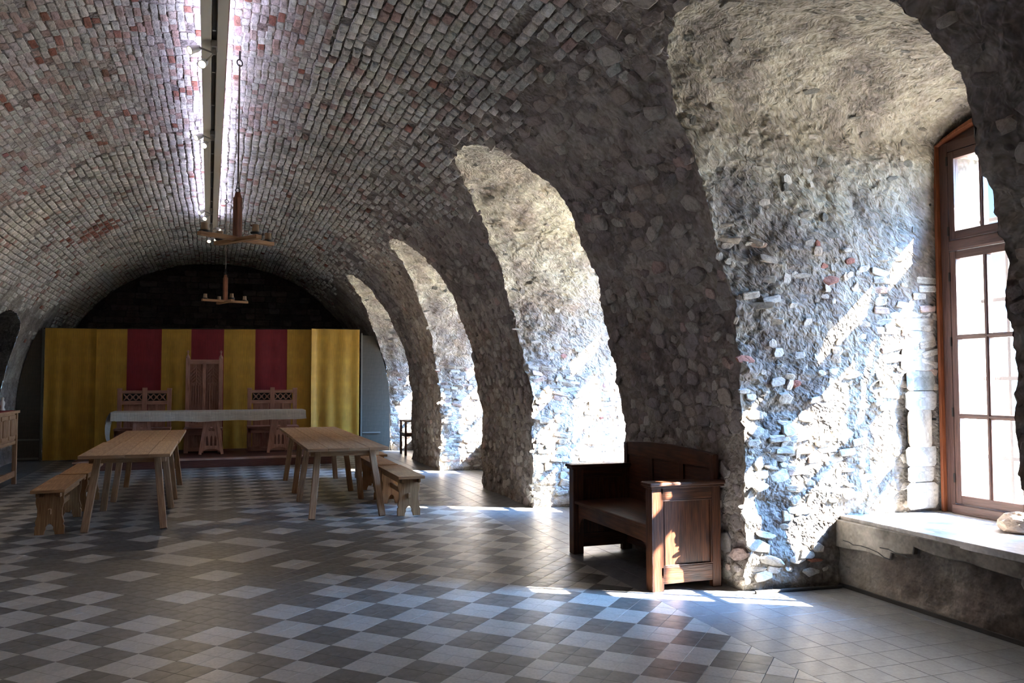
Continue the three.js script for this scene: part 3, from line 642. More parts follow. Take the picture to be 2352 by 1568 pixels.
// ------------------------------------------------------------------ windows: oak frame, two casements, top lights, an iron grille outside
{
  const WZ = 1.44, H = 2.9; // width along z, height; local x to the outside, y up from the sill, z along the wall
  function casement(parent, z0, z1, y0, y1, rows, name, hingeZ) {
    const st = 0.055, d = 0.05, g = [bx(d, y1 - y0, st, 0, (y0 + y1) / 2, z0 + st / 2, 1), bx(d, y1 - y0, st, 0, (y0 + y1) / 2, z1 - st / 2, 1), bx(d, st * 1.1, z1 - z0 - 2 * st, 0, y1 - st * 0.55, (z0 + z1) / 2, 2), bx(d, st * 1.2, z1 - z0 - 2 * st, 0, y0 + st * 0.6, (z0 + z1) / 2, 2)];
    const c = obj(name, g, M.frameWood, parent), a0 = z0 + st, a1 = z1 - st, b0 = y0 + st * 1.2, b1 = y1 - st * 1.1, mz = (a0 + a1) / 2;
    const mun = (geo) => obj('muntin', geo, M.frameWood, c);
    mun([bx(0.05, b1 - b0, 0.036, 0, (b0 + b1) / 2, mz, 1), bx(0.07, b1 - b0, 0.016, 0, (b0 + b1) / 2, mz, 1)]);
    const ph = (b1 - b0) / rows;
    for (let r = 1; r < rows; r++) mun([bx(0.05, 0.036, a1 - a0, 0, b0 + r * ph, mz, 2), bx(0.07, 0.016, a1 - a0, 0, b0 + r * ph, mz, 2), bx(0.04, 0.05, 0.05, 0, b0 + r * ph, mz, 1, 0.012)]);
    for (let r = 0; r < rows; r++) for (const [u, v] of [[a0, mz - 0.017], [mz + 0.017, a1]]) {
      const q = obj('pane', new THREE.PlaneGeometry(v - u, ph - 0.03).rotateY(Math.PI / 2).translate(0.008, b0 + (r + 0.5) * ph, (u + v) / 2), M.glass, c); q.castShadow = false;
    }
    if (hingeZ !== undefined) for (const t of [0.1, 0.36, 0.64, 0.9]) if (rows > 2 || t < 0.2 || t > 0.8) obj('hinge', rod([-0.03, y0 + t * (y1 - y0) - 0.035, hingeZ], [-0.03, y0 + t * (y1 - y0) + 0.035, hingeZ], 0.008, 8), M.iron, c);
    return c;
  }
  const make = (o) => {
    const root = structGroup('window', [XW, SILL, o.w + 0.2]);
    root.name = 'window_' + (OUT.indexOf(o) + 1);
    const jw = 0.078, fd = 0.09;
    obj('window_frame', [bx(fd, H, jw, 0.02, H / 2, jw / 2, 1), bx(fd, H, jw, 0.02, H / 2, WZ - jw / 2, 1), bx(fd, 0.075, WZ - 2 * jw, 0.02, H - 0.0375, WZ / 2, 2), bx(fd + 0.03, 0.07, WZ - 2 * jw, 0, 0.035, WZ / 2, 2), bx(fd + 0.02, 0.085, WZ - 2 * jw, 0.015, 2.078, WZ / 2, 2, 0.014), bx(fd, 0.64, 0.06, 0.02, 2.48, WZ / 2, 1)], M.frameWood, root);
    // brown lining board round the opening, arched at the head
    const out = [[-0.026, 0], [-0.026, 2.885]], inn = [[0.0, 0], [0.0, 2.885]];
    for (let i = 1; i < 16; i++) { const t = i / 16; out.push([-0.026 + (WZ + 0.052) * t, 2.885 + 0.175 * Math.sin(Math.PI * t) ** 0.8]); inn.push([WZ * t, 2.885 + 0.13 * Math.sin(Math.PI * t) ** 0.8]); }
    out.push([WZ + 0.026, 2.885], [WZ + 0.026, 0]); inn.push([WZ, 2.885], [WZ, 0]);
    const lin0 = slab([...out, ...inn.reverse()], 0.13, 0.003); lin0.rotateY(-Math.PI / 2); lin0.translate(0.005, 0, 0);
    obj('window_lining', grain(lin0, 1), M.revealWood, root);
    obj('window_tympanum', grain(slab([[0, 2.87], ...Array.from({ length: 17 }, (_, i) => [WZ * i / 16, 2.885 + 0.13 * Math.sin(Math.PI * i / 16) ** 0.8])], 0.03, 0.001).rotateY(-Math.PI / 2).translate(0.02, 0, 0), 2), M.frameWood, root);
    obj('clasp', [0.72, 1.62, 2.42].flatMap((y) => [bx(0.012, 0.02, 0.06, -0.105, y, -0.04, 2, 0.003)]), M.iron, root);
    const m = WZ / 2;
    casement(root, jw + 0.004, m - 0.002, 0.075, 2.03, 3, 'casement', jw + 0.002); casement(root, m + 0.002, WZ - jw - 0.004, 0.075, 2.03, 3, 'casement', WZ - jw - 0.002);
    casement(root, jw + 0.004, m - 0.032, 2.125, 2.82, 1, 'top_light', jw + 0.002); casement(root, m + 0.032, WZ - jw - 0.004, 2.125, 2.82, 1, 'top_light', WZ - jw - 0.002);
    const gr = [];
    for (const z of [0.27, 0.55, 0.89, 1.17]) gr.push(bar([0.36, -0.02, z], [0.36, 2.84, z], 0.026, 0.026));
    for (const y of [0.42, 1.04, 1.66, 2.3]) gr.push(bar([0.36, y, -0.1], [0.36, y, WZ + 0.1], 0.03, 0.03));
    obj('window_grille', gr, M.grille, root);
    return root;
  };
  OUT.slice(0, 5).forEach(make);
  const rk = new THREE.IcosahedronGeometry(0.5, 5), P = rk.attributes.position;
  for (let i = 0; i < P.count; i++) { const p = V(P.getX(i), P.getY(i), P.getZ(i)).normalize(), r = 0.5 + 0.06 * N1(p.x * 1.2, p.y * 1.2, p.z * 1.2) + 0.015 * N2(p.x * 3, p.y * 3, p.z * 3); P.setXYZ(i, p.x * r, Math.max(p.y * r, -0.28), p.z * r); }
  rk.computeVertexNormals(); rk.scale(0.22, 0.17, 0.3); rk.translate(0, 0.0475, 0);
  const rock = obj('loose_rock', rk, M.rock); rock.position.set(5.12, SILL + 0.001, 1.08); rock.rotation.y = 0.3;
  tag(rock, 'rounded brownish rock lying alone on the white sill of the nearest window', 'rock');
}

// ------------------------------------------------------------------ settle against the near pier
{
  const t = thing('settle', 'dark oak settle with panelled ends standing against the stone pier', 'bench', [0, 0, 0]);
  const z0 = -1.79, z1 = -0.24, x0 = 3.03, x1 = 3.62;
  const end = (z, out) => {
    const th = 0.05;
    const side = obj('side_frame', [bx(0.1, 0.77, 0.1, x0 + 0.05, 0.385, z - out * 0.025, 1, 0.006), bx(0.075, 0.77, th, x1 - 0.037, 0.385, z, 1), bx(0.44, 0.1, th, (x0 + x1) / 2, 0.72, z, 0), bx(0.44, 0.125, th, (x0 + x1) / 2, 0.115, z, 0)], M.dark, t);
    obj('side_panel', [bx(0.43, 0.52, 0.02, (x0 + x1) / 2 + 0.01, 0.42, z, 1, 0.002)], M.dark, side);
    obj('bead', [bx(0.435, 0.012, 0.012, (x0 + x1) / 2 + 0.012, 0.664, z + out * 0.018, 0, 0.004), bx(0.435, 0.012, 0.012, (x0 + x1) / 2 + 0.012, 0.184, z + out * 0.018, 0, 0.004), bx(0.012, 0.48, 0.012, x0 + 0.108, 0.424, z + out * 0.018, 1, 0.004), bx(0.012, 0.48, 0.012, x1 - 0.083, 0.424, z + out * 0.018, 1, 0.004)], M.dark, side);
    obj('armrest', [bx(0.66, 0.03, 0.16, (x0 + x1) / 2 + 0.005, 0.79, z - out * 0.02, 0, 0.012), bx(0.63, 0.02, 0.13, (x0 + x1) / 2 + 0.005, 0.768, z - out * 0.02, 0, 0.006)], M.dark, t);
  };
  end(z1 - 0.025, 1); end(z0 + 0.025, -1);
  obj('seat', bx(0.56, 0.028, z1 - z0 - 0.1, x0 + 0.29, 0.465, (z0 + z1) / 2, 2, 0.008), M.dark, t);
  const zz0 = z0 + 0.12, zz1 = z1 - 0.12, ap = [[zz0, 0.45], [zz0, 0.2]]; // apron with curved brackets
  for (let i = 0; i <= 8; i++) { const a = (i / 8) * Math.PI / 2; ap.push([zz0 + 0.02 + 0.11 * (1 - Math.cos(a)), 0.2 + 0.14 * Math.sin(a)]); }
  for (let i = 8; i >= 0; i--) { const a = (i / 8) * Math.PI / 2; ap.push([zz1 - 0.02 - 0.11 * (1 - Math.cos(a)), 0.2 + 0.14 * Math.sin(a)]); }
  ap.push([zz1, 0.2], [zz1, 0.45]);
  obj('apron', grain(slab(ap.reverse(), 0.024).rotateY(-Math.PI / 2).translate(x0 + 0.05, 0, 0), 2), M.dark, t);
  const bk = [[z0 + 0.03, 0.88]]; for (let i = 0; i <= 14; i++) { const u = i / 14; bk.push([z0 + 0.03 + (z1 - z0 - 0.06) * u, 0.995 + 0.03 * Math.sin(Math.PI * u)]); } bk.push([z1 - 0.03, 0.88]);
  obj('top_rail', grain(slab(bk.reverse(), 0.035).rotateY(-Math.PI / 2).translate(x1 - 0.02, 0, 0), 2), M.dark, t);
  obj('back_post', bx(0.05, 0.98, 0.06, x1 - 0.02, 0.5, z0 + 0.055, 1), M.dark, t); obj('back_post', bx(0.05, 0.98, 0.06, x1 - 0.02, 0.5, z1 - 0.055, 1), M.dark, t);
  obj('back_panel', bx(0.016, 0.4, z1 - z0 - 0.1, x1 - 0.012, 0.68, (z0 + z1) / 2, 2, 0.002), M.dark, t);
  obj('back_stile', bx(0.03, 0.42, 0.07, x1 - 0.022, 0.68, z0 + (z1 - z0) / 3, 1), M.dark, t); obj('back_stile', bx(0.03, 0.42, 0.07, x1 - 0.022, 0.68, z0 + (z1 - z0) * 2 / 3, 1), M.dark, t);
  obj('bottom_rail', bx(0.03, 0.08, z1 - z0 - 0.1, x1 - 0.022, 0.44, (z0 + z1) / 2, 2), M.dark, t);
  obj('rear_rail', bx(0.03, 0.1, z1 - z0 - 0.1, x1 - 0.03, 0.12, (z0 + z1) / 2, 2), M.dark, t);
}

// ------------------------------------------------------------------ trestle tables and benches
function longTable(label, x, z, len, w, feet) {
  const t = thing('trestle_table', label, 'table', [x, 0, z], 0);
  const H = 0.8, n = 4;
  for (let k = 0; k < n; k++) obj('top_board', bx(w / n - 0.003, 0.036, len, -w / 2 + (k + 0.5) * w / n, H - 0.018, 0, 2, 0.004), M.oak, t);
  for (const [foot, head] of feet) { // a pair of splayed legs and the batten they are let into; places along the hall
    obj('batten', bx(w * 0.86, 0.075, 0.06, 0, H - 0.074, head - z, 0), M.oak, t);
    for (const q of [-1, 1]) obj('leg', bar([q * (w / 2 - 0.06), 0, foot - z], [q * (w / 2 - 0.15), H - 0.04, head - z], 0.07, 0.075, 0.005), M.oak, t);
  }
  obj('side_rail', bx(0.035, 0.07, len - 0.72, -w / 2 + 0.14, H - 0.072, 0, 2), M.oak, t); obj('side_rail', bx(0.035, 0.07, len - 0.72, w / 2 - 0.14, H - 0.072, 0, 2), M.oak, t);
  return t;
}
longTable('near oak trestle table with splayed legs beside the lit benches', 1.41, -5.36, 2.02, 0.92, [[-4.42, -4.66], [-5.96, -5.8]]);
longTable('far oak trestle table of the pair beside the lit benches, by the draped table', 1.41, -7.66, 2.54, 0.9, [[-6.78, -6.86], [-8.4, -8.22]]);
longTable('near oak trestle table with splayed legs beside the shadowed benches', -0.91, -5.28, 2.06, 0.88, [[-4.38, -4.62], [-5.95, -5.8]]);
longTable('far oak trestle table of the pair beside the shadowed benches, by the draped table', -0.89, -7.6, 2.54, 0.86, [[-6.7, -6.8], [-8.35, -8.2]]);

function bench(label, x, z, len) {
  const t = thing('plank_bench', label, 'bench', [x, 0, z]);
  obj('seat', bx(0.31, 0.034, len, 0, 0.453, 0, 2, 0.005), M.benchWood, t);
  const cut = [[-0.046, 0.03], [-0.034, 0.052], [-0.036, 0.075], [-0.02, 0.1], [0, 0.112], [0.02, 0.1], [0.036, 0.075], [0.034, 0.052], [0.046, 0.03]];
  const prof2 = [[0.135, 0], [0.135, 0.085], [0.124, 0.1], [0.132, 0.125], [0.126, 0.15], [0.114, 0.19], [0.113, 0.26], [0.124, 0.3], [0.13, 0.33], [0.126, 0.37], [0.13, 0.436]];
  const shape = [[-0.05, 0], ...cut, [0.05, 0], ...prof2, ...prof2.slice().reverse().map(([a, b]) => [-a, b])];
  for (const s of [-1, 1]) {
    const leg = obj('leg', grain(slab(shape, 0.036, 0.003).translate(0, 0, s * (len / 2 - 0.17)), 1), M.benchWood, t);
    obj('tenon', [bx(0.03, 0.055, 0.03, 0, 0.235, s * (len / 2 - 0.14), 1, 0.004)], M.benchWood, leg);
    for (const q of [-0.07, 0.07]) obj('corbel', bx(0.03, 0.05, 0.035, q, 0.41, s * (len / 2 - 0.135), 1, 0.008), M.benchWood, leg);
  }
  const ap = [[-len / 2 + 0.03, 0.436], [-len / 2 + 0.03, 0.4], [-len / 2 + 0.07, 0.385], [-len / 2 + 0.13, 0.39], [-len / 2 + 0.17, 0.372], [len / 2 - 0.17, 0.372], [len / 2 - 0.13, 0.39], [len / 2 - 0.07, 0.385], [len / 2 - 0.03, 0.4], [len / 2 - 0.03, 0.436]];
  for (const s of [-1, 1]) obj('apron', grain(slab(ap, 0.02, 0.002).rotateY(-Math.PI / 2).translate(s * 0.1, 0, 0), 2), M.benchWood, t);
  obj('stretcher', bx(0.028, 0.06, len - 0.3, 0, 0.235, 0, 2), M.benchWood, t);
  return t;
}
bench('sunlit nearest plank bench with pierced legs by the window alcoves', 2.105, -4.88, 1.38);
bench('plank bench directly behind the sunlit nearest bench, beside the far oak table', 2.09, -6.32, 1.38);
bench('half-hidden farthest plank bench on the window side, near the wooden platform', 2.24, -7.85, 1.4);
bench('shadowed nearest plank bench with pierced legs on the cabinet side of the hall', -1.61, -4.98, 1.5);
bench('shadowed plank bench behind the nearest one on the cabinet side of the hall', -1.6, -6.52, 1.4);

// ------------------------------------------------------------------ platform, draped table, throne, two settles
const DY = 0.165;
{
  const t = thing('platform', 'low wooden platform of boards under the throne and the draped table', 'platform', [-0.1, 0, -12.0]);
  const W = 4.5, D = 2.2;
  for (let k = 0; k < 12; k++) obj('board', bx(W, 0.03, D / 12 - 0.003, 0, DY - 0.015, D / 2 - (k + 0.5) * D / 12, 0), k ? M.daisWood : M.daisEdge, t);
  obj('front_riser', bx(W - 0.04, DY - 0.03, 0.03, 0, (DY - 0.03) / 2, D / 2 - 0.04, 0), M.daisWood, t);
  obj('end_riser', bx(0.03, DY - 0.03, D - 0.1, W / 2 - 0.04, (DY - 0.03) / 2, 0, 2), M.daisWood, t); obj('end_riser', bx(0.03, DY - 0.03, D - 0.1, -W / 2 + 0.04, (DY - 0.03) / 2, 0, 2), M.daisWood, t);
}
{
  const top = 0.995, z = -11.9;
  const t = thing('head_table', 'long trestle table on the platform, draped with a pale cloth', 'table', [-0.1, DY, z]);
  obj('tabletop', bx(3.4, 0.035, 0.72, 0, top - DY - 0.018, 0, 0), M.oakPink, t);
  for (const x of [-1.22, 0, 1.24]) for (const zz of [0.2]) {
    const tr = obj('trestle', [bar([x - 0.2, 0.01, 0.22], [x - 0.09, 0.79, 0.16], 0.055, 0.045), bar([x + 0.2, 0.01, 0.22], [x + 0.09, 0.79, 0.16], 0.055, 0.045), bx(0.3, 0.06, 0.3, x, 0.78, 0.02, 0)], M.oakPink, t);
    obj('rear_leg', [bar([x - 0.17, 0.01, -0.24], [x - 0.09, 0.79, -0.12], 0.05, 0.045), bar([x + 0.17, 0.01, -0.24], [x + 0.09, 0.79, -0.12], 0.05, 0.045)], M.oakPink, tr);
    // pierced panel between the legs, with lancets and a quatrefoil, arched below
    const hole = [];
    for (const [cx, w] of [[-0.075, 0.02], [0, 0.02], [0.075, 0.02]]) hole.push([[cx - w, 0.17], [cx + w, 0.17], [cx + w, 0.32], [cx, 0.37], [cx - w, 0.32]]);
    const ring = (cx, cy, r) => Array.from({ length: 10 }, (_, i) => [cx + r * Math.cos(i * Math.PI / 5), cy + r * Math.sin(i * Math.PI / 5)]);
    hole.push(ring(-0.03, 0.47, 0.026), ring(0.03, 0.47, 0.026), ring(0, 0.53, 0.024), [[-0.055, 0.62], [0.055, 0.62], [0.05, 0.68], [-0.05, 0.68]]);
    const outl = [[-0.19, 0.06]]; for (let i = 0; i <= 10; i++) outl.push([-0.17 + 0.034 * i, 0.06 + 0.055 * Math.sin(Math.PI * i / 10)]); outl.push([0.19, 0.06], [0.1, 0.76], [-0.1, 0.76]);
    obj('pierced_panel', grain(slab(outl, 0.022, 0.002, hole).rotateX(-0.055).translate(x, 0, 0.2), 1), M.oakPink, tr);
  }
  // the cloth: top, front fall, ends; a longer corner at the shadowed end
  const nx = 120, path = [[-0.36, -0.2], [-0.37, 0], [0.365, 0], [0.378, -0.012], [0.385, -0.165]], cum = [0]; for (let i = 1; i < path.length; i++) cum.push(cum[i - 1] + Math.hypot(path[i][0] - path[i - 1][0], path[i][1] - path[i - 1][1]));
  const nv = 30, pos = [], uv = [], idx = [];
  for (let i = 0; i <= nx; i++) for (let j = 0; j <= nv; j++) {
    const u = i / nx, x = -1.73 + 3.46 * u, l = (j / nv) * cum[4]; let k = 1; while (k < 4 && cum[k] < l) k++;
    const f = (l - cum[k - 1]) / (cum[k] - cum[k - 1]); let zz = path[k - 1][0] + (path[k][0] - path[k - 1][0]) * f, yy = path[k - 1][1] + (path[k][1] - path[k - 1][1]) * f;
    const fall = Math.max(0, -yy); if (zz > 0.37) { yy *= 1 + 0.16 * Math.sin(Math.PI * u) + 0.08 * N1(u * 6, 1, 2); zz += fall * 0.1 * N2(u * 14, fall * 3, 1) + 0.012 * Math.sin(u * 37) * fall * 5; }
    if (u > 0.985) yy -= 0.0; pos.push(x, top - DY + 0.004 + yy + 0.002 * N1(x * 4, zz * 4, 0), zz); uv.push(x, l);
  }
  for (let i = 0; i < nx; i++) for (let j = 0; j < nv; j++) { const a = i * (nv + 1) + j, b = a + nv + 1; idx.push(a, a + 1, b + 1, a, b + 1, b); }
  // end fall at the shadowed side, hanging lower with a fold
  const e0 = pos.length / 3;
  for (let i = 0; i <= 16; i++) for (let j = 0; j <= 16; j++) { const u = i / 16, v = j / 16, zz = 0.38 - 0.74 * u; pos.push(-1.73 - 0.05 * Math.sin(v * 2.2) - 0.03 * v * Math.sin(u * 9) - 0.03 * v, top - DY + 0.004 - v * (0.2 + 0.35 * smooth(0, 0.35, u)), zz); uv.push(zz, v * 0.5); }
  for (let i = 0; i < 16; i++) for (let j = 0; j < 16; j++) { const a = e0 + i * 17 + j, b = a + 17; idx.push(a, a + 1, b + 1, a, b + 1, b); }
  const e1 = pos.length / 3;
  for (let i = 0; i <= 16; i++) for (let j = 0; j <= 8; j++) { const u = i / 16, v = j / 8; pos.push(1.73 + 0.012 * v * Math.sin(u * 11) + 0.01 * v, top - DY + 0.004 - v * 0.17, 0.38 - 0.74 * u); uv.push(u * 0.74, v * 0.17); }
  for (let i = 0; i < 16; i++) for (let j = 0; j < 8; j++) { const a = e1 + i * 9 + j, b = a + 9; idx.push(a, a + 1, b + 1, a, b + 1, b); }
  const g = new THREE.BufferGeometry(); g.setAttribute('position', new THREE.Float32BufferAttribute(pos, 3)); g.setAttribute('uv', new THREE.Float32BufferAttribute(uv, 2)); g.setIndex(idx); g.computeVertexNormals();
  const c = obj('tablecloth', g, M.linen); c.position.set(-0.1, DY, z); tag(c, 'pale linen cloth draped over the long table on the platform', 'tablecloth');
}
function linenfold(x, y, w, h, z, n) { // folded-cloth carving: upright ridges with notched ends
  const g = []; for (let k = 0; k < n; k++) { const e = Math.abs(k - (n - 1) / 2) / n * 0.12 * h; g.push(bx(w / n * 0.58, h * 0.86 - e, 0.032, x - w / 2 + (k + 0.5) * w / n, y, z, 1, 0.007)); }
  return g;
}
{
  const t = thing('throne', 'tall carved wooden throne with two finials behind the draped table', 'chair', [-0.255, DY, -12.72]);
  const H = 1.83, w = 0.7, m = M.oakPink;
  for (const s of [-1, 1]) {
    const p = obj('back_post', bx(0.075, H + 0.03, 0.07, s * (w / 2 - 0.037), (H + 0.03) / 2, 0, 1), m, t);
    const lathe = new THREE.LatheGeometry([[0, 0.17], [0.008, 0.165], [0.01, 0.13], [0.02, 0.12], [0.009, 0.1], [0.01, 0.085], [0.036, 0.03], [0.04, 0], [0, 0]].map(([a, b]) => new THREE.Vector2(a, b)), 8);
    obj('finial', [lathe.clone().translate(s * (w / 2 - 0.037), H + 0.02, 0), bx(0.055, 0.015, 0.015, s * (w / 2 - 0.037), H + 0.16, 0, 0)], m, p);
  }
  obj('top_rail', bx(w - 0.14, 0.09, 0.05, 0, H - 0.045, 0, 0), m, t); obj('middle_stile', bx(0.06, 1.28, 0.05, 0, H - 0.7, 0, 1), m, t);
  obj('lower_rail', bx(w - 0.14, 0.1, 0.05, 0, 0.5, 0, 0), m, t);
  for (const s of [-1, 1]) {
    const px = s * 0.157, pw = 0.25, p = obj('carved_panel', bx(pw, 1.24, 0.014, px, H - 0.71, -0.045, 1, 0.002), m, t), tr = [];
    for (let k = -2; k <= 2; k++) tr.push(bx(0.016, 0.78, 0.06, px + k * 0.047, 0.93, -0.01, 1));
    for (const k of [-1, 1]) for (let r = 0; r < 5; r++) tr.push(bx(0.015, 0.15, 0.06, px + k * 0.055, H - 0.2 - r * 0.072, -0.01, 1, 0.003, [0, 0, k * 0.75]));
    for (const k of [-1.5, -0.5, 0.5, 1.5]) tr.push(new THREE.TorusGeometry(0.021, 0.008, 5, 10).translate(px + k * 0.047, 1.335, 0.012));
    tr.push(bx(0.014, 0.4, 0.06, px, H - 0.32, -0.01, 1));
    obj('tracery', tr, m, p);
  }
  obj('seat', bx(w + 0.02, 0.04, 0.5, 0, 0.455, 0.27, 0), m, t);
  obj('front_frame', [bx(w, 0.09, 0.03, 0, 0.39, 0.48, 0), bx(w, 0.07, 0.03, 0, 0.065, 0.48, 0), bx(0.08, 0.45, 0.035, -w / 2 + 0.04, 0.225, 0.48, 1), bx(0.08, 0.45, 0.035, w / 2 - 0.04, 0.225, 0.48, 1), bx(0.05, 0.3, 0.03, 0, 0.22, 0.48, 1)], m, t);
  for (const s of [-1, 1]) { const p = obj('front_panel', bx(0.24, 0.28, 0.012, s * 0.147, 0.225, 0.46, 1, 0.002), m, t); obj('linenfold', linenfold(s * 0.147, 0.225, 0.2, 0.27, 0.482, 4), m, p); obj('side_panel', bx(0.025, 0.43, 0.46, s * (w / 2 - 0.02), 0.22, 0.25, 2), m, t); }
}
function carvedSettle(label, x) {
  const t = thing('carved_settle', label, 'bench', [x, DY, -12.7]), W = 0.98, H = 1.23, m = M.oakPink;
  for (const s of [-1, 0, 1]) { const w = s ? 0.08 : 0.09; const p = obj('back_post', bx(w, H + (s ? 0 : 0.04), 0.06, s * (W / 2 - 0.04), (H + (s ? 0 : 0.04)) / 2, 0, 1), m, t); if (s) obj('post_cap', bx(0.09, 0.03, 0.07, s * (W / 2 - 0.04), H + 0.012, 0, 0), m, p); }
  obj('top_rail', bx(W - 0.1, 0.06, 0.05, 0, H - 0.045, 0, 0), m, t); obj('middle_rail', bx(W - 0.1, 0.07, 0.05, 0, H - 0.255, 0, 0), m, t);
  for (const s of [-1, 1]) {
    const cx = s * 0.215, fr = [];
    for (let k = 0; k < 3; k++) for (const d of [-1, 1]) fr.push(bx(0.018, 0.16, 0.034, cx - 0.11 + k * 0.11, H - 0.148, 0, 1, 0.003, [0, 0, d * 0.72]));
    for (let k = 0; k < 3; k++) fr.push(new THREE.TorusGeometry(0.022, 0.006, 5, 10).translate(cx - 0.11 + k * 0.11, H - 0.148, 0.006));
    obj('fretwork', fr, m, t); obj('fret_back', bx(0.36, 0.15, 0.01, cx, H - 0.148, -0.026, 0, 0.001), M.waxDark, t);
    for (const q of [-1, 1]) obj('back_panel', bx(0.155, 0.52, 0.014, cx + q * 0.085, 0.7, -0.04, 1, 0.002), m, t);
    obj('muntin', bx(0.045, 0.5, 0.04, cx, 0.72, 0, 1), m, t);
    for (const q of [-1, 1]) { const p = obj('front_panel', bx(0.17, 0.3, 0.012, cx + q * 0.105, 0.24, 0.432, 1, 0.002), m, t); obj('linenfold', linenfold(cx + q * 0.105, 0.24, 0.15, 0.28, 0.452, 3), m, p); }
    obj('side_panel', bx(0.025, 0.44, 0.44, s * (W / 2 - 0.015), 0.24, 0.24, 2), m, t);
  }
  obj('seat', bx(W + 0.02, 0.04, 0.48, 0, 0.475, 0.24, 0), m, t);
  obj('front_frame', [bx(W, 0.09, 0.03, 0, 0.41, 0.455, 0), bx(W, 0.09, 0.03, 0, 0.05, 0.455, 0), bx(0.07, 0.45, 0.03, -W / 2 + 0.035, 0.24, 0.455, 1), bx(0.07, 0.45, 0.03, W / 2 - 0.035, 0.24, 0.455, 1), bx(0.06, 0.34, 0.03, 0, 0.24, 0.455, 1), bx(0.03, 0.34, 0.03, -0.215, 0.24, 0.455, 1), bx(0.03, 0.34, 0.03, 0.215, 0.24, 0.455, 1)], m, t);
}
carvedSettle('low-backed carved settle on the window side of the throne', 1.07);
carvedSettle('low-backed carved settle on the side of the throne away from the windows', -1.35);

// ------------------------------------------------------------------ hangings
function cloth(x0, x1, y0, y1, z, amp, waves, seed, gather = 0) {
  const nx = Math.max(8, Math.round((x1 - x0) / 0.02)), ny = 26, pos = [], uv = [], idx = [];
  for (let j = 0; j <= ny; j++) for (let i = 0; i <= nx; i++) {
    const u = i / nx, v = j / ny, x = x0 + (x1 - x0) * u, y = y1 + (y0 - y1) * v, k = 0.35 + 0.65 * v;
    const zz = z + amp * k * (Math.sin(u * waves * 6.283 + seed + 0.6 * N1(v * 1.2, u * 2, seed)) + 0.5 * N2(x * 3.3, v * 0.9, seed));
    const e = gather * Math.max(0, 1 - Math.abs(u - (gather > 0 ? 0 : 1)) / 0.12);
    pos.push(x, y, zz + Math.abs(e) * 0.05); uv.push(x, y);
  }
  for (let j = 0; j < ny; j++) for (let i = 0; i < nx; i++) { const a = j * (nx + 1) + i, b = a + nx + 1; idx.push(a, b, b + 1, a, b + 1, a + 1); }
  const g = new THREE.BufferGeometry(); g.setAttribute('position', new THREE.Float32BufferAttribute(pos, 3)); g.setAttribute('uv', new THREE.Float32BufferAttribute(uv, 2)); g.setIndex(idx); g.computeVertexNormals(); return g;
}
{
  const Z = -13.3, yt = (x) => 2.6 + 0.0165 * (x + 3.2);
  const t = thing('wall_hanging', 'flat hanging of yellow and red stripes behind the throne', 'hanging');
  const xs = [-2.42, -1.738, -1.094, -0.526, 0.115, 0.746, 1.4, 2.05];
  for (let k = 0; k < 7; k++) { const s = obj('stripe', cloth(xs[k], xs[k + 1], 0.03, yt((xs[k] + xs[k + 1]) / 2), Z, 0.006, 2, k), k % 2 ? M.red : M.yellow, t); s.userData.label = k % 2 ? 'dark red stripe' : 'yellow stripe'; }
  const a = obj('curtain', cloth(-3.21, -2.29, 0.015, yt(-2.7), Z + 0.05, 0.014, 3.5, 3, -1), M.yellow); tag(a, 'dim yellow curtain in deep shadow on the cabinet side of the striped hanging', 'curtain');
  const b = obj('curtain', cloth(1.9, 2.94, 0.015, yt(2.4), Z + 0.05, 0.013, 3.2, 1, 1), M.yellow); tag(b, 'bright yellow satin curtain beside the window alcoves', 'curtain');
  const r = obj('curtain_rod', rod([-3.24, yt(-3.24) + 0.005, Z + 0.01], [2.97, yt(2.97) + 0.005, Z + 0.01], 0.011, 10), M.iron); tag(r, 'thin dark rod carrying the yellow and red hangings', 'rod');
  // grey boarded panels filling the arch on either side
  for (const s of [-1, 1]) {
    const xi = s > 0 ? 2.99 : -3.245, pts = [[xi, 0.01]]; const top = 2.62;
    for (let y = 0.01; y <= top; y += 0.15) { let x = null; for (const p of PROF) if (p[2] >= y && Math.sign(p[1]) === 1) { x = p[1]; break; } const xx = s > 0 ? x : 2 * CX - x; if ((xx - xi) * s > 0.02) pts.push([xx - s * 0.02, y]); }
    pts.push([xi, Math.min(top, pts[pts.length - 1][1] + 0.02)]);
    const g = slab(s > 0 ? pts : pts.reverse(), 0.03, 0.002).translate(0, 0, -13.36), U = g.attributes.uv, P = g.attributes.position; for (let i = 0; i < P.count; i++) U.setXY(i, P.getX(i), P.getY(i));
    const root = structGroup('trim_' + (s > 0 ? 1 : 2)); obj('board_panel', g, M.panelGrey, root);
    obj('edge_strip', bx(0.035, top, 0.03, xi + s * 0.012, top / 2, -13.34, 1), M.panelEdge, root);
    obj('rail', bx(0.4, 0.03, 0.02, xi + s * 0.24, 0.42, -13.335, 0), M.panelEdge, root);
    if (s < 0) obj('rail', bx(0.4, 0.04, 0.02, xi + s * 0.24, 0.05, -13.335, 0), M.panelEdge, root);
  }
}

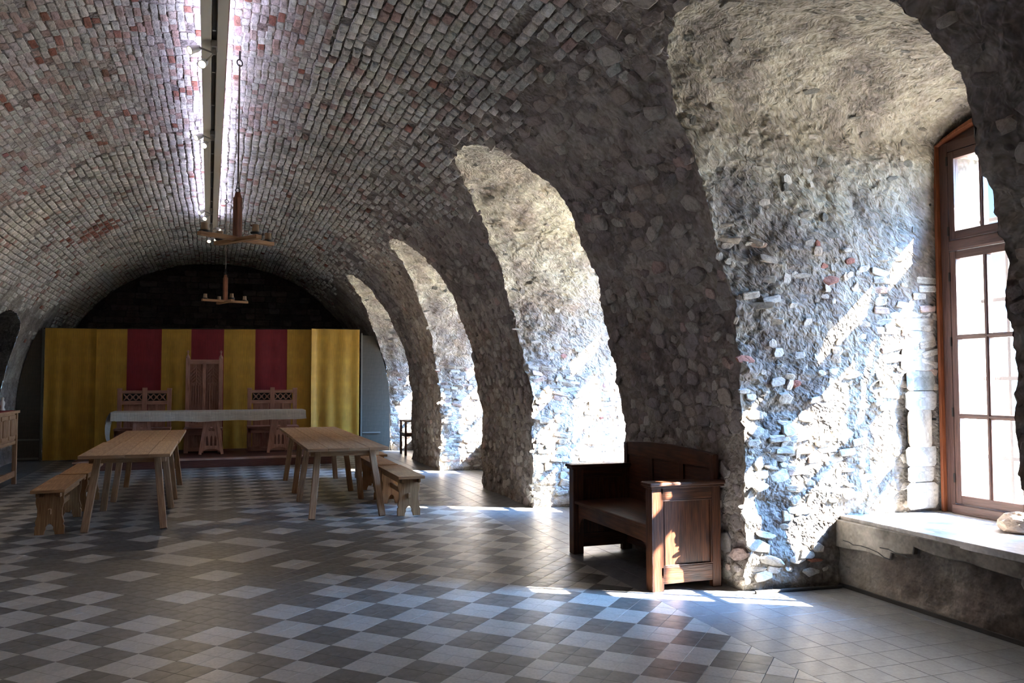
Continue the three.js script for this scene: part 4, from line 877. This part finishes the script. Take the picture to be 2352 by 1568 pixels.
// ------------------------------------------------------------------ cabinet at the cabinet side, with what stands on it; a chair in the far alcove
{
  const t = thing('credence_cabinet', 'pale carved cabinet on open legs against the shadowed wall', 'cabinet', [-3.13, 0, -8.6]);
  const D = 0.5, L = 1.5, m = M.oak;
  obj('top', bx(D + 0.04, 0.04, L + 0.06, 0, 1.1, 0, 2), m, t);
  for (const a of [-1, 1]) for (const b of [-1, 1]) obj('leg', bx(0.06, 1.08, 0.06, a * (D / 2 - 0.03), 0.54, b * (L / 2 - 0.03), 1), m, t);
  const body = obj('body', [bx(D - 0.06, 0.42, L - 0.06, 0, 0.87, 0, 2)], m, t);
  for (let k = 0; k < 3; k++) { const z = -0.47 + k * 0.47, d = obj('door', bx(0.02, 0.36, 0.42, D / 2 - 0.025, 0.87, z, 1), m, t); const g = linenfold(0, 0.87, 0.36, 0.3, 0, 5); obj('linenfold', g.map((q) => q.rotateY(Math.PI / 2).translate(D / 2 - 0.012, 0, z)), m, d); }
  obj('apron', bx(0.03, 0.05, L - 0.1, D / 2 - 0.03, 0.635, 0, 2), m, t);
  obj('back_panel', bx(0.02, 0.5, L - 0.1, -D / 2 + 0.02, 0.4, 0, 2), m, t);
  obj('shelf', bx(D - 0.06, 0.04, L - 0.06, 0, 0.13, 0, 2), m, t); obj('lower_rail', bx(0.03, 0.09, L - 0.12, D / 2 - 0.03, 0.16, 0, 2), m, t);
  const c = obj('runner', bx(D + 0.03, 0.006, 1.1, 0, 1.1245, 0.1, 2, 0.002), M.redCloth); c.position.set(-3.13, 0, -8.6); tag(c, 'red cloth runner laid along the top of the carved cabinet', 'cloth');
  const fg = new THREE.LatheGeometry([[0, 0.2], [0.018, 0.19], [0.022, 0.17], [0.014, 0.15], [0.03, 0.13], [0.034, 0.1], [0.022, 0.05], [0.038, 0.01], [0.038, 0], [0, 0]].map(([a, b]) => new THREE.Vector2(a, b)), 16);
  const f = obj('figurine', fg, M.ceramic); f.position.set(-3.02, 1.128, -9.0); tag(f, 'small white figurine standing on the red runner', 'figurine');
  const bw = new THREE.LatheGeometry([[0, 0.01], [0.05, 0.012], [0.1, 0.05], [0.12, 0.09], [0.112, 0.09], [0.09, 0.05], [0.0, 0.02]].map(([a, b]) => new THREE.Vector2(a, b)), 20);
  const o = obj('bowl', bw, M.orange); o.position.set(-3.08, 1.118, -8.62); tag(o, 'orange bowl beside the white figurine on the cabinet', 'bowl');
}
{
  const t = thing('armchair', 'dark wooden armchair half hidden in the farthest sunlit alcove', 'chair', [3.98, 0, -12.35], 0);
  for (const a of [-1, 1]) { obj('front_leg', bx(0.045, 0.7, 0.045, -0.24, 0.35, a * 0.24, 1), M.dark, t); obj('back_leg', bx(0.045, 0.98, 0.045, 0.24, 0.49, a * 0.24, 1), M.dark, t); obj('armrest', bx(0.54, 0.03, 0.06, 0, 0.71, a * 0.24, 0), M.dark, t); }
  obj('seat', bx(0.54, 0.03, 0.54, 0, 0.46, 0, 0), M.dark, t); obj('apron', [bx(0.025, 0.06, 0.44, -0.24, 0.42, 0, 2), bx(0.44, 0.06, 0.025, 0, 0.42, 0.24, 0), bx(0.44, 0.06, 0.025, 0, 0.42, -0.24, 0)], M.dark, t);
  for (const y of [0.62, 0.78, 0.93]) obj('back_slat', bx(0.02, 0.07, 0.44, 0.24, y, 0, 2), M.dark, t);
}

// ------------------------------------------------------------------ light beam with track lamps
{
  const z0 = 2.6, z1 = -10.3, L = z0 - z1, y = 4.2, xa = -0.075, xb = -0.15, turn = Math.atan2(xb - xa, z1 + 0.8) , slope = (xb - xa) / (-0.85 - z1 - 0.0);
  const xAt = (z) => xa + (xb - xa) * ((-0.85 - z) / (-0.85 - z1));
  const t = thing('ceiling_light_beam', 'long cream metal light beam with a lamp track under the crown of the vault', 'light fixture', [0, 0, 0]);
  const rotY = Math.atan2(xAt(z0) - xAt(z1), L), mid = (z0 + z1) / 2, P = (g) => g.rotateY(rotY).translate(xAt(mid), 0, mid);
  obj('housing', [P(bx(0.075, 0.09, L, -0.058, y + 0.045, 0, 2, 0.004)), P(bx(0.075, 0.09, L, 0.058, y + 0.045, 0, 2, 0.004)), P(bx(0.06, 0.05, L, 0, y + 0.065, 0, 2, 0.002))], M.beam, t);
  obj('side_lip', [P(bx(0.006, 0.1, L, 0.099, y + 0.052, 0, 2, 0.001))], M.revealWood, t);
  obj('track', [P(bx(0.026, 0.022, L - 0.1, 0, y + 0.03, 0, 2, 0.002))], M.slot, t);
  const seams = []; for (let z = z1 + 0.7; z < z0; z += 0.92) seams.push(P(bx(0.03, 0.026, 0.02, 0, y + 0.027, z - mid, 0, 0.002))); obj('track_joint', seams, M.white, t);
  for (const s of [-1, 1]) obj('tube', P(rod([s * 0.06, y + 0.112, -L / 2 + 0.1], [s * 0.06, y + 0.112, L / 2 - 0.1], 0.013, 8)), M.tube, t).castShadow = false;
  for (let z = z1 + 0.5; z < z0; z += 2.4) obj('hanger', rod([xAt(z), y + 0.09, z], [xAt(z), 4.5, z], 0.008, 6), M.iron, t);
  const seg = 4; for (let k = 0; k < seg; k++) { const a = new THREE.RectAreaLight(0xd6d4ff, 9, 0.16, L / seg - 0.05), z = z1 + (k + 0.5) * L / seg; a.name = 'tube_light'; a.position.set(xAt(z), y + 0.13, z); a.rotation.x = Math.PI / 2; scene.add(a); }
  // each lamp: adapter, arm, two small heads with shades
  const makeLamp = (label, z, heads) => {
    const g = thing('track_lamp', label, 'lamp', [xAt(z), y, z]);
    obj('adapter', [bx(0.05, 0.05, 0.14, 0, -0.015, 0, 2), bx(0.03, 0.06, 0.03, 0, -0.06, 0.02, 1)], M.lampGrey, g);
    for (const [px, py, pz, rx, rz] of heads) {
      obj('arm', rod([0, -0.08, 0.02], [px * 0.75, py + 0.02, pz], 0.007, 6), M.lampGrey, g);
      const m4 = new THREE.Matrix4().makeRotationFromEuler(new THREE.Euler(rx, 0, rz)).setPosition(px, py, pz);
      const cup = new THREE.LatheGeometry([[0.0, 0.055], [0.02, 0.055], [0.028, 0.03], [0.034, -0.03], [0.036, -0.04], [0.031, -0.04], [0.026, 0.02], [0.0, 0.03]].map(([a, b]) => new THREE.Vector2(a, b)), 14).applyMatrix4(m4);
      const h = obj('lamp_head', cup, M.white, g);
      obj('bulb', new THREE.CylinderGeometry(0.027, 0.024, 0.012, 12).translate(0, -0.024, 0).applyMatrix4(m4), M.bulb, h).castShadow = false;
      const l = new THREE.SpotLight(0xffe2b8, 2.2, 0, 0.6, 0.6, 2), d = V(0, -1, 0).transformDirection(m4); l.name = 'lamp_light'; l.castShadow = true;
      l.position.set(px, py, pz).addScaledVector(d, 0.045).add(g.position); l.target.position.copy(l.position).add(d); scene.add(l, l.target);
    }
    return g;
  };
  makeLamp('largest pair of small lamps clipped on the near stretch of the light beam', -1.55, [[-0.15, -0.03, -0.08, -0.7, -0.9], [-0.08, -0.07, -0.25, -0.9, -0.3]]);
  makeLamp('middle pair of small lamps along the light beam', -4.05, [[-0.14, -0.03, -0.1, -0.7, -0.8], [-0.08, -0.06, -0.28, -0.9, -0.3]]);
  makeLamp('small pair of lamps high over the near chandelier arm on the light beam', -8.3, [[-0.15, -0.03, -0.1, -0.7, -0.8], [-0.09, -0.08, -0.3, -0.9, -0.3]]);
  makeLamp('single lamp near the end of the light beam facing the windows', -9.7, [[0.11, -0.05, -0.1, -0.7, 0.8]]);
  makeLamp('white lamp cluster hanging at the very end of the light beam', -10.25, [[-0.03, -0.17, 0, -0.8, -0.1], [0.05, -0.13, 0, -0.6, 0.7]]);
}

// ------------------------------------------------------------------ two cross-shaped chandeliers
function chandelier(label, [x, y, z], turn, la, lb, top, ringX) {
  const t = thing('chandelier', label, 'chandelier', [x, y, z], turn);
  obj('post', [bx(0.06, 0.36, 0.06, 0, 0.2, 0, 1, 0.006), new THREE.CylinderGeometry(0.02, 0.034, 0.05, 4).rotateY(Math.PI / 4).translate(0, 0.4, 0)], M.chandWood, t);
  obj('eye', [new THREE.TorusGeometry(0.022, 0.005, 6, 14).translate(0, 0.44, 0), rod([0.016, 0.45, 0], [0.002, 0.53, 0], 0.004, 6), rod([-0.016, 0.45, 0], [-0.002, 0.53, 0], 0.004, 6)], M.iron, t);
  obj('rope', rod([0, 0.52, 0], [0, top - y - 0.06, 0], 0.007, 6), M.rope, t);
  obj('ceiling_ring', [new THREE.TorusGeometry(0.028, 0.006, 6, 16).translate(0, top - y - 0.045, 0), rod([0, top - y - 0.02, 0], [0, top - y + 0.06, 0], 0.008, 6)], M.iron, t);
  const arm = (len, axis) => {
    const a = obj('arm', axis ? bx(0.06, 0.035, len, 0, 0.0, 0, 2, 0.005) : bx(len, 0.035, 0.06, 0, 0.012, 0, 0, 0.005), M.benchWood, t);
    for (const s of [-1, 1]) {
      const p = s * (len / 2 - 0.05), q = axis ? [0, p] : [p, 0];
      obj('drip_plate', new THREE.CylinderGeometry(0.045, 0.04, 0.014, 16).translate(q[0], 0.034, q[1]), M.waxDark, a);
      obj('candle_cup', new THREE.LatheGeometry([[0, 0], [0.029, 0], [0.03, 0.02], [0.027, 0.05], [0.029, 0.066], [0.022, 0.068], [0, 0.06]].map(([u, v]) => new THREE.Vector2(u, v)), 14).translate(q[0], 0.04, q[1]), M.wax, a);
    }
  };
  arm(la, false); arm(lb, true);
  return t;
}
chandelier('large near cross-shaped wooden chandelier with four candle cups', [0.13, 2.8, -2.4], 0.59, 0.75, 0.62, 4.43);
chandelier('small far cross-shaped wooden chandelier hanging over the tables', [0.087, 2.8, -8.53], 0.33, 0.72, 0.66, 4.43);

renderer.render(scene, camera);
